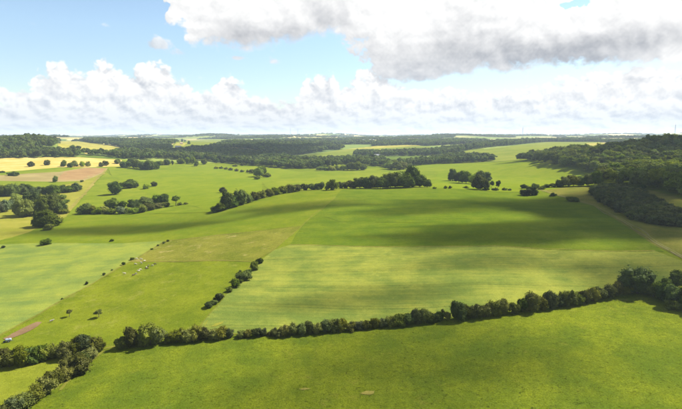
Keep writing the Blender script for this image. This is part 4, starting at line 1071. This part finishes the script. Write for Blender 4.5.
house(178.4, 148.2, 22, 10, 5, R(-12), WALL, ROOFG, 'long pale farm building at the edge of the far village')
house(181.4, 144.3, 11, 8, 5, R(25), WALL, ROOF, 'small brown roofed house on the village stubble')
house(162, 151.2, 24, 11, 5, R(8), WALLW, ROOFG, 'pale building in the wood left of the far village')
house(43.5, 141.6, 22, 10, 6, R(-30), WALLW, ROOF, 'pale house high in the wooded hill at upper left')
house(377, 156.8, 18, 9, 4, R(4), WALLW, ROOFG, 'long grey roofed barn before the middle tree belt')
house(364.5, 141.4, 24, 12, 6, R(-6), WALLW, ROOFG, 'left white building on the far ridge')
house(371.5, 141.2, 28, 12, 6, R(12), WALLW, ROOFG, 'right white building on the far ridge')
MASTM = paint('weathered_mast', (.22, .23, .25))
def mast(px, D, h_, lab):
    d = pray(px, 136.0); k = D / math.hypot(d[0], d[1]); x, y = d[0] * k, d[1] * k
    o = empty('mast', (x, y, float(zt(x, y)))); tag(o, lab, 'mast', 'masts on the horizon')
    w0, w1 = h_ * .055, h_ * .012
    for sx in (-1, 1):
        for sy in (-1, 1): bm_obj('leg', lambda b: tube_bm(b, (sx * w0, sy * w0, -1), (sx * w1, sy * w1, h_), .38, .22, 6), MASTM, o)
    n = 7
    for i in range(n):
        f0, f1 = i / n, (i + 1) / n; a0, a1 = w0 + (w1 - w0) * f0, w0 + (w1 - w0) * f1
        def br(b):
            for sx, sy, ex, ey in ((-1, -1, 1, -1), (1, -1, 1, 1), (1, 1, -1, 1), (-1, 1, -1, -1)):
                tube_bm(b, (sx * a0, sy * a0, h_ * f0), (ex * a1, ey * a1, h_ * f1), .14, .14, 4)
        bm_obj('brace', br, MASTM, o)
    bm_obj('antenna', lambda b: tube_bm(b, (0, 0, h_ - 1), (0, 0, h_ * 1.18), .3, .15, 6), MASTM, o)
mast(290.4, 4300, 78, 'left one of two thin masts on the central horizon')
mast(297.8, 4300, 74, 'right one of two thin masts on the central horizon')
mast(522.5, 3400, 74, 'thin mast on the horizon right of the centre')
mast(674.7, 3400, 74, 'thin mast above the hillside wood at the right edge')

# ================================================================== clouds overhead that shade the fields, outside the frame
cm, ct = new_mat('cloud_vapour')
pv = nnew(ct, 'ShaderNodeVolumePrincipled')
pv.inputs['Color'].default_value = (1, 1, 1, 1); pv.inputs['Anisotropy'].default_value = .3
pv.inputs['Density'].default_value = .03
cmo = nnew(ct, 'ShaderNodeOutputMaterial'); ct.links.new(pv.outputs[0], cmo.inputs['Volume'])
def cloud(px, py, a, b, thick, rz, seed, alt=1100.0, pos=None):
    """a low cumulus; its shade falls on the place given"""
    q = np.array(pos) if pos is not None else at(px, py)[0]
    k = alt / SUN.z
    rs = np.random.RandomState(seed)
    bm_ = bmesh.new(); bmesh.ops.create_icosphere(bm_, subdivisions=4, radius=1)
    ws = [(rs.randn(3) * f, rs.uniform(0, 6.28), am) for f, am in ((1.6, .16), (2.2, .14), (3.4, .10), (4.6, .08), (6.5, .06), (8.5, .05))]
    for v_ in bm_.verts:
        c_ = np.array(v_.co); f = 1 + sum(am * math.sin(float(c_ @ w_) * 1.4 + ph) for w_, ph, am in ws)
        z_ = c_[2] * f; z_ = z_ if z_ > 0 else z_ * .35           # flat base
        v_.co = (c_[0] * f * a, c_[1] * f * b, z_ * thick)
    me = bpy.data.meshes.new('cloud'); bm_.to_mesh(me); bm_.free(); me.materials.append(cm)
    o = link('cloud', me); o.location = (q[0] + SUN.x * k, q[1] + SUN.y * k, alt); o.rotation_euler = (0, 0, rz)
    return tag(o, 'white cumulus drifting high over the fields', 'cloud', kind='stuff')
cloud(540, 233, 130, 30, 40, R(-3), 1)
cloud(640, 222, 95, 60, 42, R(-4), 13)
cloud(480, 206, 105, 40, 28, R(3), 2)
cloud(600, 205, 90, 50, 50, R(8), 14)
cloud(650, 190, 95, 60, 44, R(20), 3)
cloud(290, 210, 60, 24, 24, R(0), 4)
cloud(130, 230, 80, 20, 34, R(-6), 5)
cloud(340, 385, 54, 24, 11, R(10), 6)
cloud(450, 352, 58, 28, 9, R(-15), 7)
cloud(490, 262, 45, 13, 22, R(0), 9)
cloud(350, 300, 46, 14, 16, R(8), 10)
cloud(640, 272, 40, 22, 22, R(8), 15)
cloud(235, 153, 330, 330, 60, R(0), 11)
cloud(0, 0, 150, 90, 60, R(-30), 12, pos=(520, 760))
cloud(0, 0, 120, 80, 40, R(10), 16, pos=(430, 1010))

# ================================================================== the air between
hm, ht = new_mat('thin_haze')
hv = nnew(ht, 'ShaderNodeVolumePrincipled')
hv.inputs['Color'].default_value = (.72, .86, 1.0, 1); hv.inputs['Anisotropy'].default_value = .2
hv.inputs['Density'].default_value = .00006
ho = nnew(ht, 'ShaderNodeOutputMaterial'); ht.links.new(hv.outputs[0], ho.inputs['Volume'])
zmin = float(Z.min()) - 1.5
hz = bm_obj('haze', lambda b: box(b, -31000, 31000, -31000, 31000, zmin, 200.0), hm, None)
tag(hz, 'thin blue summer haze over the far country', 'haze', kind='stuff')
